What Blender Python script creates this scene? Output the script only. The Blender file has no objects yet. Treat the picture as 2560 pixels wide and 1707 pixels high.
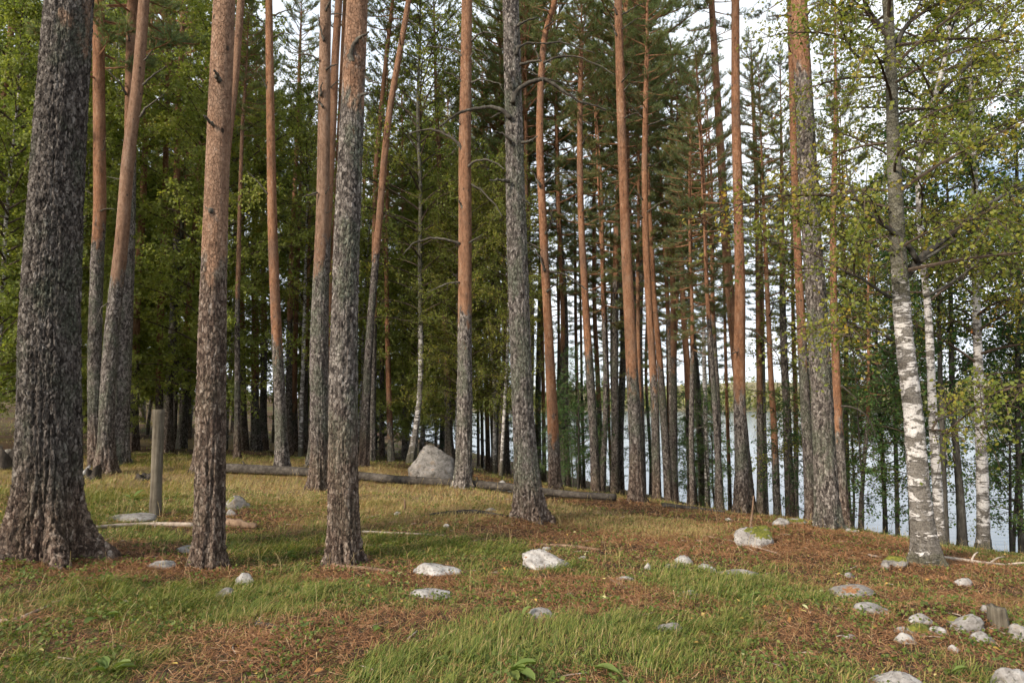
import bpy, math, random
import numpy as np
from mathutils import Vector, Matrix, Euler

# ------------------------------------------------------------------ basics
rng = np.random.default_rng(11)
random.seed(5)
SC = bpy.context.scene
COL = SC.collection
F = 1707.0            # focal length in photo pixels (24 mm lens, 2560 px wide)
PITCH = math.radians(5.3)
EYE = 1.6
CP, SP = math.cos(PITCH), math.sin(PITCH)

def ray(u, v):
    a = (u - 1280.0) / F
    b = (853.5 - v) / F
    return np.array([a, CP - b * SP, SP + b * CP])

def at(u, v, Y):
    """world point seen at photo pixel (u, v) at forward distance Y"""
    d = ray(u, v)
    return d * (Y / d[1]) + np.array([0, 0, EYE])

def smooth(x, a, b):
    t = np.clip((x - a) / (b - a), 0, 1)
    return t * t * (3 - 2 * t)

# ------------------------------------------------------------------ noise
def _hash(i, j, k, s):
    h = (i.astype(np.int64) * 374761393 + j.astype(np.int64) * 668265263
         + k.astype(np.int64) * 1274126177 + s * 362437) & 0xFFFFFFFF
    h = ((h ^ (h >> 13)) * 1103515245) & 0xFFFFFFFF
    h = ((h ^ (h >> 15)) * 2246822519) & 0xFFFFFFFF
    return ((h ^ (h >> 16)) & 0xFFFFFF) / float(0xFFFFFF)

def vnoise(p, s=0):
    p = np.asarray(p, float)
    i = np.floor(p).astype(np.int64)
    f = p - i
    f = f * f * (3 - 2 * f)
    r = 0
    for a in (0, 1):
        for b in (0, 1):
            for c in (0, 1):
                w = ((f[:, 0] if a else 1 - f[:, 0]) * (f[:, 1] if b else 1 - f[:, 1])
                     * (f[:, 2] if c else 1 - f[:, 2]))
                r = r + w * _hash(i[:, 0] + a, i[:, 1] + b, i[:, 2] + c, s)
    return r * 2 - 1

def fbm(p, s=0, o=4):
    r, a = 0, 0.5
    p = np.asarray(p, float)
    for k in range(o):
        r = r + a * vnoise(p, s + 17 * k)
        p = p * 2.03 + 3.1
        a *= 0.5
    return r

def voro(p, s=0):
    """F2 - F1 cell edge distance"""
    i = np.floor(p).astype(np.int64)
    f1 = np.full(len(p), 9.0)
    f2 = np.full(len(p), 9.0)
    for a in (-1, 0, 1):
        for b in (-1, 0, 1):
            for c in (-1, 0, 1):
                q = i + np.array([a, b, c])
                o = np.stack([_hash(q[:, 0], q[:, 1], q[:, 2], s + t) for t in (1, 2, 3)], 1)
                d = np.sqrt((((q + o) - p) ** 2).sum(1))
                m = d < f1
                f2 = np.where(m, f1, np.minimum(f2, d))
                f1 = np.where(m, d, f1)
    return f2 - f1

def n2(x, y, s=0, o=4):
    x = np.atleast_1d(np.asarray(x, float)).ravel()
    y = np.atleast_1d(np.asarray(y, float)).ravel()
    return fbm(np.stack([x, y, np.zeros_like(x) + 0.37], 1), s, o)

# ------------------------------------------------------------------ mesh helpers
class MB:
    """collects vertices, quads and triangles of ONE mesh"""
    def __init__(self):
        self.v, self.q, self.t, self.qm, self.tm, self.at = [], [], [], [], [], {}
        self.n = 0
    def add(self, V, Q=None, T=None, m=0, **at):
        V = np.asarray(V, float).reshape(-1, 3)
        if Q is not None and len(Q):
            self.q.append(np.asarray(Q, np.int64).reshape(-1, 4) + self.n)
            self.qm.append(np.full(len(self.q[-1]), m))
        if T is not None and len(T):
            self.t.append(np.asarray(T, np.int64).reshape(-1, 3) + self.n)
            self.tm.append(np.full(len(self.t[-1]), m))
        for k in set(list(at) + list(self.at)):
            lst = self.at.setdefault(k, [np.zeros(self.n)] if self.n else [])
            a = at.get(k, 0.0)
            lst.append(np.broadcast_to(np.asarray(a, float), (len(V),)).copy())
        self.v.append(V)
        self.n += len(V)
    def mesh(self, name, mats, smoothed=True):
        me = bpy.data.meshes.new(name)
        V = np.concatenate(self.v)
        Q = np.concatenate(self.q) if self.q else np.zeros((0, 4), np.int64)
        T = np.concatenate(self.t) if self.t else np.zeros((0, 3), np.int64)
        me.vertices.add(len(V))
        me.vertices.foreach_set('co', V.astype(np.float32).ravel())
        loops = np.concatenate([Q.ravel(), T.ravel()]).astype(np.int32)
        me.loops.add(len(loops))
        me.loops.foreach_set('vertex_index', loops)
        st = np.concatenate([np.arange(len(Q)) * 4, len(Q) * 4 + np.arange(len(T)) * 3]).astype(np.int32)
        me.polygons.add(len(st))
        me.polygons.foreach_set('loop_start', st)
        mi = np.concatenate([np.concatenate(self.qm) if self.qm else np.zeros(0),
                             np.concatenate(self.tm) if self.tm else np.zeros(0)]).astype(np.int32)
        me.polygons.foreach_set('material_index', mi)
        me.polygons.foreach_set('use_smooth', np.full(len(st), smoothed, dtype=bool))
        for k, lst in self.at.items():
            a = me.attributes.new(k, 'FLOAT', 'POINT')
            a.data.foreach_set('value', np.concatenate(lst).astype(np.float32))
        for m in mats:
            me.materials.append(m)
        me.update(calc_edges=True)
        return me

def obj(name, me, parent=None, loc=(0, 0, 0)):
    o = bpy.data.objects.new(name, me)
    COL.objects.link(o)
    o.location = [float(c) for c in loc]
    if parent is not None:
        o.parent = parent
    return o

def empty(name, loc=(0, 0, 0)):
    o = bpy.data.objects.new(name, None)
    COL.objects.link(o)
    o.location = [float(c) for c in loc]
    o.empty_display_size = 0.2
    return o

def tag(o, label=None, cat=None, group=None, kind=None):
    if label: o['label'] = label
    if cat: o['category'] = cat
    if group: o['group'] = group
    if kind: o['kind'] = kind
    return o

def tube_data(P, R, segs=6, cap=True):
    P = np.asarray(P, float)
    n = len(P)
    R = np.broadcast_to(np.asarray(R, float), (n,))
    T = np.gradient(P, axis=0)
    T /= np.linalg.norm(T, axis=1)[:, None] + 1e-9
    up = np.array([0, 0, 1.0]) if abs(T[0, 2]) < 0.9 else np.array([1.0, 0, 0])
    N = np.cross(T[0], up); N /= np.linalg.norm(N)
    th = np.arange(segs) * 2 * math.pi / segs
    V = np.zeros((n, segs, 3))
    for k in range(n):
        N = N - T[k] * N.dot(T[k]); N /= np.linalg.norm(N) + 1e-9
        B = np.cross(T[k], N)
        V[k] = P[k] + R[k] * (np.cos(th)[:, None] * N + np.sin(th)[:, None] * B)
    V = V.reshape(-1, 3)
    k, s = np.meshgrid(np.arange(n - 1), np.arange(segs), indexing='ij')
    s2 = (s + 1) % segs
    Q = np.stack([k * segs + s, k * segs + s2, (k + 1) * segs + s2, (k + 1) * segs + s], -1).reshape(-1, 4)
    Tr = []
    if cap:
        V = np.concatenate([V, P[:1], P[-1:]])
        c0, c1 = n * segs, n * segs + 1
        sv = np.arange(segs)
        Tr = np.concatenate([np.stack([np.full(segs, c0), (sv + 1) % segs, sv], 1),
                             np.stack([np.full(segs, c1), (n - 1) * segs + sv, (n - 1) * segs + (sv + 1) % segs], 1)])
    return V, Q, Tr

def resample(P, n):
    P = np.asarray(P, float)
    d = np.r_[0, np.cumsum(np.linalg.norm(np.diff(P, axis=0), axis=1))]
    t = np.linspace(0, d[-1], n)
    Q = np.stack([np.interp(t, d, P[:, k]) for k in range(3)], 1)
    if n > 5:
        for _ in range(2):
            Q[1:-1] = (Q[:-2] + 2 * Q[1:-1] + Q[2:]) / 4
    return Q

# ------------------------------------------------------------------ node materials
def mat(name):
    m = bpy.data.materials.new(name)
    m.use_nodes = True
    m.node_tree.nodes.clear()
    return m, m.node_tree

class NT:
    def __init__(self, nt): self.nt = nt
    def n(self, t, **kw):
        nd = self.nt.nodes.new(t)
        for k, v in kw.items():
            if hasattr(nd, k): setattr(nd, k, v)
        return nd
    def l(self, a, b): self.nt.links.new(a, b)
    def val(self, sock, v):
        if hasattr(v, 'is_linked') or hasattr(v, 'links'): self.l(v, sock)
        else: sock.default_value = v
    def noise(self, vec, scale, detail=5, rough=0.55, dist=0.0):
        nd = self.n('ShaderNodeTexNoise')
        nd.inputs['Scale'].default_value = scale
        nd.inputs['Detail'].default_value = detail
        nd.inputs['Roughness'].default_value = rough
        nd.inputs['Distortion'].default_value = dist
        self.l(vec, nd.inputs['Vector'])
        return nd.outputs['Fac']
    def voro(self, vec, scale, feature='F1', rand=1.0):
        nd = self.n('ShaderNodeTexVoronoi', feature=feature)
        nd.inputs['Scale'].default_value = scale
        nd.inputs['Randomness'].default_value = rand
        self.l(vec, nd.inputs['Vector'])
        return nd.outputs['Distance']
    def mapping(self, vec, scale=(1, 1, 1), loc=(0, 0, 0)):
        nd = self.n('ShaderNodeMapping')
        nd.inputs['Scale'].default_value = scale
        nd.inputs['Location'].default_value = loc
        self.l(vec, nd.inputs['Vector'])
        return nd.outputs['Vector']
    def ramp(self, fac, stops, interp='LINEAR'):
        nd = self.n('ShaderNodeValToRGB')
        cr = nd.color_ramp
        cr.interpolation = interp
        while len(cr.elements) < len(stops): cr.elements.new(0.5)
        for e, (p, c) in zip(cr.elements, stops):
            e.position = p
            e.color = (*c, 1) if len(c) == 3 else c
        self.l(fac, nd.inputs['Fac'])
        return nd.outputs['Color']
    def mix(self, fac, a, b, mode='MIX'):
        nd = self.n('ShaderNodeMix', data_type='RGBA', blend_type=mode)
        self.val(nd.inputs[0], fac)
        for s, v in ((nd.inputs[6], a), (nd.inputs[7], b)):
            self.val(s, (*v, 1) if isinstance(v, tuple) and len(v) == 3 else v)
        return nd.outputs[2]
    def math(self, op, a, b=0.0, clamp=False):
        nd = self.n('ShaderNodeMath', operation=op, use_clamp=clamp)
        self.val(nd.inputs[0], a); self.val(nd.inputs[1], b)
        return nd.outputs[0]
    def sstep(self, x, a, b):
        nd = self.n('ShaderNodeMapRange', interpolation_type='SMOOTHSTEP')
        self.val(nd.inputs[0], x)
        nd.inputs[1].default_value = a; nd.inputs[2].default_value = b
        return nd.outputs[0]
    def attr(self, name):
        nd = self.n('ShaderNodeAttribute', attribute_name=name)
        return nd.outputs['Fac']
    def bump(self, h, strength=0.5, dist=0.01, normal=None):
        nd = self.n('ShaderNodeBump')
        nd.inputs['Strength'].default_value = strength
        nd.inputs['Distance'].default_value = dist
        self.l(h, nd.inputs['Height'])
        if normal is not None: self.l(normal, nd.inputs['Normal'])
        return nd.outputs['Normal']
    def out(self, shader):
        o = self.n('ShaderNodeOutputMaterial')
        self.l(shader, o.inputs['Surface'])
    def bsdf(self, color, rough=0.85, normal=None, spec=0.25):
        b = self.n('ShaderNodeBsdfPrincipled')
        self.val(b.inputs['Base Color'], (*color, 1) if isinstance(color, tuple) and len(color) == 3 else color)
        self.val(b.inputs['Roughness'], rough)
        b.inputs['Specular IOR Level'].default_value = spec
        if normal is not None: self.l(normal, b.inputs['Normal'])
        return b.outputs[0]

def m_pine_bark():
    m, nt = mat('pine_bark'); N = NT(nt)
    co = N.n('ShaderNodeTexCoord').outputs['Object']
    info = N.n('ShaderNodeObjectInfo').outputs['Random']
    off = N.n('ShaderNodeVectorMath', operation='ADD')
    N.l(co, off.inputs[0]); cmb = N.n('ShaderNodeCombineXYZ'); N.l(N.math('MULTIPLY', info, 37.0), cmb.inputs[2]); N.l(cmb.outputs[0], off.inputs[1])
    P = off.outputs[0]
    wv = N.n('ShaderNodeTexNoise'); wv.inputs['Scale'].default_value = 16; wv.inputs['Detail'].default_value = 3; N.l(P, wv.inputs['Vector'])
    wsub = N.n('ShaderNodeVectorMath', operation='SUBTRACT'); N.l(wv.outputs['Color'], wsub.inputs[0]); wsub.inputs[1].default_value = (.5, .5, .5)
    wsc = N.n('ShaderNodeVectorMath', operation='SCALE'); N.l(wsub.outputs[0], wsc.inputs[0]); wsc.inputs['Scale'].default_value = 0.05
    wad = N.n('ShaderNodeVectorMath', operation='ADD'); N.l(P, wad.inputs[0]); N.l(wsc.outputs[0], wad.inputs[1])
    PW = wad.outputs[0]
    cell = N.n('ShaderNodeTexVoronoi', feature='F1'); cell.inputs['Scale'].default_value = 38; N.l(N.mapping(PW, (1, 1, 0.5)), cell.inputs['Vector'])
    sep = N.n('ShaderNodeSeparateColor'); N.l(cell.outputs['Color'], sep.inputs[0]); cellv = sep.outputs[0]
    edge = N.n('ShaderNodeTexVoronoi', feature='DISTANCE_TO_EDGE'); edge.inputs['Scale'].default_value = 38; N.l(N.mapping(PW, (1, 1, 0.5)), edge.inputs['Vector'])
    crack = N.sstep(edge.outputs['Distance'], 0.09, 0.0)
    st = N.mapping(P, (1, 1, 0.5))
    org, low, pl = N.attr('orange'), N.attr('low'), N.attr('plate')
    n1 = N.math('ADD', N.math('MULTIPLY', N.noise(st, 20, 6, 0.65), .62), N.math('MULTIPLY', N.math('SUBTRACT', cellv, .5), .25))
    n1 = N.math('ADD', n1, 0.19)
    n2_ = N.noise(st, 45, 5, 0.6)
    n3 = N.noise(N.mapping(P, (1, 1, 0.6)), 3.2, 4, 0.6)
    grey = N.ramp(n1, [(0.34, (0.022, 0.018, 0.016)), (0.44, (0.070, 0.058, 0.051)), (0.56, (0.150, 0.128, 0.112)), (0.70, (0.27, 0.24, 0.215))])
    lich = N.ramp(n2_, [(0.38, (0.026, 0.028, 0.018)), (0.52, (0.085, 0.092, 0.062)), (0.66, (0.22, 0.24, 0.18))])
    grey = N.mix(N.math('MULTIPLY', N.sstep(n3, 0.46, 0.64), 0.62), grey, lich)
    gb = N.math('ADD', 0.75, N.math('MULTIPLY', N.attr('tint'), 0.95))
    gcol = N.n('ShaderNodeCombineColor')
    for s_ in range(3): N.l(gb, gcol.inputs[s_])
    grey = N.mix(1.0, grey, gcol.outputs[0], 'MULTIPLY')
    red = N.ramp(n1, [(0.34, (0.040, 0.023, 0.017)), (0.48, (0.115, 0.072, 0.050)), (0.60, (0.205, 0.145, 0.108)), (0.74, (0.30, 0.25, 0.21))])
    grey = N.mix(N.math('MULTIPLY', low, 0.7), grey, red)
    fl = N.noise(N.mapping(P, (1, 1, 0.45)), 24, 6, 0.7)
    big = N.noise(N.mapping(P, (1, 1, 0.22)), 6.5, 5, 0.7)
    fl = N.math('ADD', N.math('MULTIPLY', fl, 0.5), N.math('MULTIPLY', big, 0.5))
    ora = N.ramp(fl, [(0.36, (0.075, 0.036, 0.022)), (0.45, (0.205, 0.090, 0.044)), (0.54, (0.315, 0.152, 0.080)), (0.66, (0.36, 0.235, 0.155))])
    patch = N.noise(N.mapping(P, (1, 1, 0.6)), 1.7, 4, 0.6)
    ora = N.mix(N.math('MULTIPLY', N.sstep(patch, 0.50, 0.68), 0.55), ora, (0.15, 0.098, 0.072))
    pale = N.ramp(fl, [(0.36, (0.075, 0.048, 0.034)), (0.46, (0.175, 0.108, 0.072)), (0.55, (0.255, 0.165, 0.114)), (0.66, (0.32, 0.24, 0.185))])
    ora = N.mix(N.attr('pale'), ora, pale)
    fleck = N.sstep(N.noise(N.mapping(P, (1, 1, 0.5)), 38, 4, 0.6), 0.60, 0.68)
    ora = N.mix(N.math('MULTIPLY', fleck, 0.6), ora, (0.085, 0.045, 0.028))
    kn = N.voro(N.mapping(P, (1, 1, 0.55)), 5.2)
    ora = N.mix(N.sstep(kn, 0.105, 0.06), ora, (0.020, 0.014, 0.011))
    n4 = N.noise(N.mapping(P, (1, 1, 0.35)), 9, 5, 0.65)
    n3 = N.math('ADD', N.math('MULTIPLY', n3, 0.5), N.math('MULTIPLY', n4, 0.5))
    of = N.sstep(N.math('ADD', org, N.math('MULTIPLY', N.math('SUBTRACT', n3, 0.5), 2.6)), 0.36, 0.64)
    grey = N.mix(N.math('MULTIPLY', crack, 0.45), grey, (0.018, 0.014, 0.011))
    ora = N.mix(N.math('MULTIPLY', crack, 0.30), ora, (0.07, 0.032, 0.018))
    ora = N.mix(N.math('MULTIPLY', cellv, 0.35), ora, N.mix(0.5, ora, (0.34, 0.24, 0.17)))
    col = N.mix(of, grey, ora)
    col = N.mix(N.math('MULTIPLY', N.sstep(pl, 0.20, 0.03), 0.62), col, (0.020, 0.015, 0.012))
    h = N.math('ADD', N.math('MULTIPLY', n1, 0.6), N.math('MULTIPLY', n2_, 0.7))
    h = N.math('SUBTRACT', h, N.math('MULTIPLY', crack, 0.9))
    nrm = N.bump(h, 0.9, 0.014)
    N.out(N.bsdf(col, 0.9, nrm, 0.15))
    return m

def m_birch_bark():
    m, nt = mat('birch_bark'); N = NT(nt)
    co = N.n('ShaderNodeTexCoord').outputs['Object']
    info = N.n('ShaderNodeObjectInfo').outputs['Random']
    off = N.n('ShaderNodeVectorMath', operation='ADD')
    N.l(co, off.inputs[0]); cmb = N.n('ShaderNodeCombineXYZ'); N.l(N.math('MULTIPLY', info, 23.0), cmb.inputs[2]); N.l(cmb.outputs[0], off.inputs[1])
    P = off.outputs[0]
    flat = N.mapping(P, (2.2, 2.2, 9.0))
    big = N.mapping(P, (1.6, 1.6, 3.2))
    n1 = N.noise(flat, 3.0, 6, 0.65)
    n2_ = N.noise(big, 3.0, 5, 0.7, 0.6)
    fine = N.noise(P, 60, 4, 0.6)
    white = N.ramp(fine, [(0.3, (0.33, 0.30, 0.275)), (0.55, (0.55, 0.515, 0.49)), (0.8, (0.68, 0.65, 0.625))])
    dark = N.ramp(fine, [(0.3, (0.045, 0.038, 0.033)), (0.7, (0.17, 0.15, 0.125))])
    old, moss = N.attr('orange'), N.attr('low')
    thr = N.math('ADD', n1, N.math('MULTIPLY', old, 0.18))
    f1 = N.sstep(thr, 0.565, 0.63)
    thr2 = N.math('ADD', n2_, N.math('MULTIPLY', old, 0.22))
    f2 = N.sstep(thr2, 0.555, 0.62)
    col = N.mix(f1, white, dark)
    col = N.mix(N.math('MULTIPLY', f2, 0.9), col, dark)
    ms = N.ramp(fine, [(0.35, (0.030, 0.027, 0.018)), (0.65, (0.125, 0.115, 0.078))])
    col = N.mix(N.math('MULTIPLY', N.sstep(N.math('ADD', moss, N.math('MULTIPLY', N.math('SUBTRACT', n2_, 0.5), 1.0)), 0.4, 0.62), 0.9), col, ms)
    h = N.math('ADD', N.math('MULTIPLY', f2, -0.6), N.math('MULTIPLY', fine, 0.5))
    N.out(N.bsdf(col, 0.8, N.bump(h, 0.9, 0.02), 0.2))
    return m

def m_simple_bark(name, lo, mid, hi, zs=0.35, sc=20):
    m, nt = mat(name); N = NT(nt)
    co = N.n('ShaderNodeTexCoord').outputs['Object']
    n1 = N.noise(N.mapping(co, (1, 1, zs)), sc, 6, 0.65)
    n2_ = N.noise(co, sc * 0.22, 4, 0.6)
    c = N.ramp(N.math('ADD', N.math('MULTIPLY', n1, 0.65), N.math('MULTIPLY', n2_, 0.35)), [(0.32, lo), (0.5, mid), (0.68, hi)])
    N.out(N.bsdf(c, 0.9, N.bump(n1, 0.7, 0.01), 0.15))
    return m

def m_leaf(name, stops, trans=0.35, obj_var=0.25):
    m, nt = mat(name); N = NT(nt)
    t = N.attr('tone')
    info = N.n('ShaderNodeObjectInfo').outputs['Random']
    tt = N.math('ADD', t, N.math('MULTIPLY', N.math('SUBTRACT', info, 0.5), obj_var), True)
    c = N.ramp(tt, stops)
    b = N.bsdf(c, 0.6, None, 0.3)
    tr = N.n('ShaderNodeBsdfTranslucent')
    c2 = N.mix(1.0, c, (1.25, 1.3, 0.6), 'MULTIPLY')
    N.l(c2, tr.inputs['Color'])
    mx = N.n('ShaderNodeMixShader'); mx.inputs[0].default_value = trans
    N.l(b, mx.inputs[1]); N.l(tr.outputs[0], mx.inputs[2])
    N.out(mx.outputs[0])
    return m

def m_rock():
    m, nt = mat('rock'); N = NT(nt)
    co = N.n('ShaderNodeTexCoord').outputs['Object']
    info = N.n('ShaderNodeObjectInfo').outputs['Random']
    off = N.n('ShaderNodeVectorMath', operation='ADD'); N.l(co, off.inputs[0])
    cmb = N.n('ShaderNodeCombineXYZ'); N.l(N.math('MULTIPLY', info, 31.0), cmb.inputs[0]); N.l(cmb.outputs[0], off.inputs[1])
    P = off.outputs[0]
    n1 = N.noise(P, 9, 7, 0.65); n2_ = N.noise(P, 42, 5, 0.6); n3 = N.noise(P, 3.2, 5, 0.65)
    white = N.ramp(n1, [(0.34, (0.16, 0.14, 0.125)), (0.46, (0.29, 0.265, 0.245)), (0.6, (0.43, 0.405, 0.38)), (0.75, (0.56, 0.535, 0.51))])
    grey = N.ramp(n1, [(0.34, (0.060, 0.053, 0.046)), (0.48, (0.150, 0.135, 0.12)), (0.68, (0.26, 0.235, 0.215))])
    c = N.mix(N.attr('white'), grey, white)
    c = N.mix(N.math('MULTIPLY', N.sstep(n2_, 0.56, 0.64), 0.85), c, (0.085, 0.075, 0.062))
    c = N.mix(N.math('MULTIPLY', N.sstep(n3, 0.56, 0.66), 0.5), c, (0.24, 0.175, 0.12))
    vein = N.ramp(N.noise(N.mapping(P, (1, 1, 3)), 4, 4, 0.5, 1.5), [(0.47, (0, 0, 0)), (0.5, (1, 1, 1)), (0.53, (0, 0, 0))])
    c = N.mix(N.math('MULTIPLY', vein, 0.22), c, (0.10, 0.09, 0.08))
    mossf = N.sstep(N.math('ADD', N.attr('moss'), N.math('MULTIPLY', N.math('SUBTRACT', n1, 0.5), 2.6)), 0.42, 0.58)
    mosc = N.ramp(n2_, [(0.3, (0.035, 0.040, 0.010)), (0.5, (0.11, 0.115, 0.018)), (0.7, (0.21, 0.19, 0.035))])
    c = N.mix(mossf, c, mosc)
    needf = N.sstep(N.math('ADD', N.attr('litter'), N.math('MULTIPLY', N.math('SUBTRACT', n1, 0.5), 3.0)), 0.42, 0.58)
    c = N.mix(needf, c, N.ramp(n2_, [(0.3, (0.09, 0.04, 0.018)), (0.5, (0.25, 0.115, 0.05)), (0.7, (0.40, 0.22, 0.11))]))
    h = N.math('ADD', n1, N.math('MULTIPLY', n2_, 0.5))
    N.out(N.bsdf(c, 0.85, N.bump(h, 0.7, 0.02), 0.25))
    return m

def m_ground():
    m, nt = mat('forest_floor'); N = NT(nt)
    co = N.n('ShaderNodeTexCoord').outputs['Object']
    n1 = N.noise(co, 1.3, 6, 0.6); n2_ = N.noise(co, 11, 6, 0.68); n3 = N.noise(co, 60, 4, 0.65)
    need = N.ramp(n3, [(0.34, (0.022, 0.013, 0.009)), (0.5, (0.085, 0.045, 0.024)), (0.68, (0.20, 0.11, 0.055))])
    soil = N.ramp(n3, [(0.3, (0.022, 0.016, 0.012)), (0.6, (0.085, 0.058, 0.04))])
    moss = N.ramp(n3, [(0.3, (0.032, 0.036, 0.010)), (0.6, (0.10, 0.10, 0.03)), (0.75, (0.17, 0.16, 0.05))])
    tan = N.ramp(n3, [(0.3, (0.11, 0.075, 0.036)), (0.6, (0.27, 0.195, 0.095))])
    c = N.mix(N.sstep(n2_, 0.44, 0.58), need, soil)
    c = N.mix(N.sstep(N.math('ADD', N.attr('green'), N.math('MULTIPLY', N.math('SUBTRACT', n2_, 0.5), 0.8)), 0.35, 0.75), c, moss)
    c = N.mix(N.sstep(N.math('ADD', N.attr('dry'), N.math('MULTIPLY', N.math('SUBTRACT', n2_, 0.5), 0.8)), 0.4, 0.8), c, tan)
    h = N.math('ADD', N.math('MULTIPLY', n2_, 1.0), N.math('MULTIPLY', n3, 0.6))
    N.out(N.bsdf(c, 0.95, N.bump(h, 0.8, 0.03), 0.1))
    return m

def m_water():
    m, nt = mat('lake_water'); N = NT(nt)
    co = N.n('ShaderNodeTexCoord').outputs['Object']
    w1 = N.noise(N.mapping(co, (0.5, 1.2, 1)), 1.1, 3, 0.5)
    w2 = N.noise(N.mapping(co, (0.12, 0.35, 1)), 1.0, 3, 0.5)
    h = N.math('ADD', N.math('MULTIPLY', w1, 0.4), w2)
    b = N.n('ShaderNodeBsdfPrincipled')
    b.inputs['Base Color'].default_value = (0.055, 0.075, 0.10, 1)
    b.inputs['Roughness'].default_value = 0.12
    b.inputs['IOR'].default_value = 1.45
    N.l(N.bump(h, 0.28, 0.12), b.inputs['Normal'])
    N.out(b.outputs[0])
    return m

def m_flat(name, c, rough=0.9):
    m, nt = mat(name); N = NT(nt)
    co = N.n('ShaderNodeTexCoord').outputs['Object']
    n = N.noise(co, 0.02, 5, 0.6)
    N.out(N.bsdf(N.ramp(n, [(0.3, tuple(x * 0.7 for x in c)), (0.7, tuple(x * 1.25 for x in c))]), rough))
    return m

M = {}
M['pine'] = m_pine_bark()
M['birch'] = m_birch_bark()
M['dead'] = m_simple_bark('dead_wood_bark', (0.028, 0.024, 0.020), (0.075, 0.065, 0.052), (0.17, 0.155, 0.125))
M['twig'] = m_simple_bark('twig_bark', (0.035, 0.026, 0.020), (0.075, 0.055, 0.040), (0.14, 0.10, 0.075))
M['orangetwig'] = m_simple_bark('orange_limb_bark', (0.10, 0.05, 0.03), (0.24, 0.12, 0.065), (0.33, 0.19, 0.11))
M['alder'] = m_simple_bark('dark_bark', (0.022, 0.020, 0.017), (0.058, 0.052, 0.044), (0.13, 0.12, 0.10))
M['log'] = m_simple_bark('weathered_log_wood', (0.018, 0.015, 0.012), (0.055, 0.046, 0.038), (0.13, 0.112, 0.094), 1.0, 14)
M['post'] = m_simple_bark('weathered_post_wood', (0.036, 0.029, 0.021), (0.110, 0.092, 0.068), (0.20, 0.172, 0.132), 0.06, 34)
M['palewood'] = m_simple_bark('bleached_wood', (0.16, 0.12, 0.095), (0.34, 0.27, 0.215), (0.50, 0.43, 0.36), 0.4, 18)
M['brownwood'] = m_simple_bark('rotting_wood', (0.045, 0.030, 0.022), (0.15, 0.095, 0.062), (0.28, 0.19, 0.125), 0.4, 18)
M['blackwood'] = m_simple_bark('charred_dark_wood', (0.012, 0.010, 0.008), (0.038, 0.031, 0.025), (0.09, 0.075, 0.06), 0.6, 14)
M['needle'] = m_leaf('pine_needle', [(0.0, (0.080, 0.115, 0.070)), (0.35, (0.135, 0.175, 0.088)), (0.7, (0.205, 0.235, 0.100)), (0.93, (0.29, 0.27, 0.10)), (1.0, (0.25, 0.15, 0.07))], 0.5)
M['spruce'] = m_leaf('spruce_needle', [(0.0, (0.012, 0.026, 0.014)), (0.6, (0.026, 0.050, 0.024)), (1.0, (0.06, 0.085, 0.032))], 0.15)
M['birchleaf'] = m_leaf('birch_leaf', [(0.0, (0.110, 0.155, 0.038)), (0.35, (0.190, 0.215, 0.046)), (0.65, (0.285, 0.265, 0.053)), (0.88, (0.37, 0.28, 0.05)), (0.97, (0.47, 0.29, 0.045)), (1.0, (0.42, 0.15, 0.05))], 0.5)
M['brightleaf'] = m_leaf('bright_birch_leaf', [(0.0, (0.13, 0.17, 0.045)), (0.4, (0.22, 0.25, 0.062)), (0.8, (0.33, 0.335, 0.085)), (1.0, (0.44, 0.37, 0.08))], 0.5)
M['herb'] = m_leaf('herb_leaf', [(0.0, (0.06, 0.09, 0.02)), (0.5, (0.12, 0.15, 0.03)), (1.0, (0.26, 0.24, 0.06))], 0.3)
M['alderleaf'] = m_leaf('alder_leaf', [(0.0, (0.030, 0.072, 0.022)), (0.5, (0.07, 0.135, 0.034)), (0.9, (0.14, 0.19, 0.042)), (1.0, (0.28, 0.25, 0.05))], 0.35)
M['grass'] = m_leaf('grass_blade', [(0.0, (0.050, 0.072, 0.014)), (0.28, (0.105, 0.150, 0.026)), (0.50, (0.205, 0.215, 0.045)), (0.75, (0.34, 0.25, 0.10)), (1.0, (0.48, 0.36, 0.19))], 0.3, 0.0)
M['litter'] = m_leaf('needle_litter', [(0.0, (0.085, 0.040, 0.020)), (0.4, (0.23, 0.105, 0.045)), (0.75, (0.38, 0.19, 0.085)), (1.0, (0.48, 0.33, 0.19))], 0.1, 0.0)
M['fallen'] = m_leaf('fallen_leaf', [(0.0, (0.22, 0.10, 0.04)), (0.35, (0.42, 0.22, 0.06)), (0.7, (0.50, 0.36, 0.10)), (1.0, (0.36, 0.40, 0.22))], 0.2, 0.0)
M['weed'] = m_leaf('weed_leaf', [(0.0, (0.07, 0.11, 0.025)), (0.5, (0.14, 0.19, 0.045)), (1.0, (0.19, 0.22, 0.07))], 0.35, 0.3)
M['rock'] = m_rock()
M['ground'] = m_ground()
M['water'] = m_water()
M['farleaf'] = m_leaf('far_tree_leaf', [(0.0, (0.10, 0.13, 0.05)), (0.5, (0.19, 0.205, 0.075)), (1.0, (0.33, 0.31, 0.12))], 0.15, 0.0)
M['farland'] = m_flat('far_shore_soil', (0.20, 0.17, 0.09))
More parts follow.
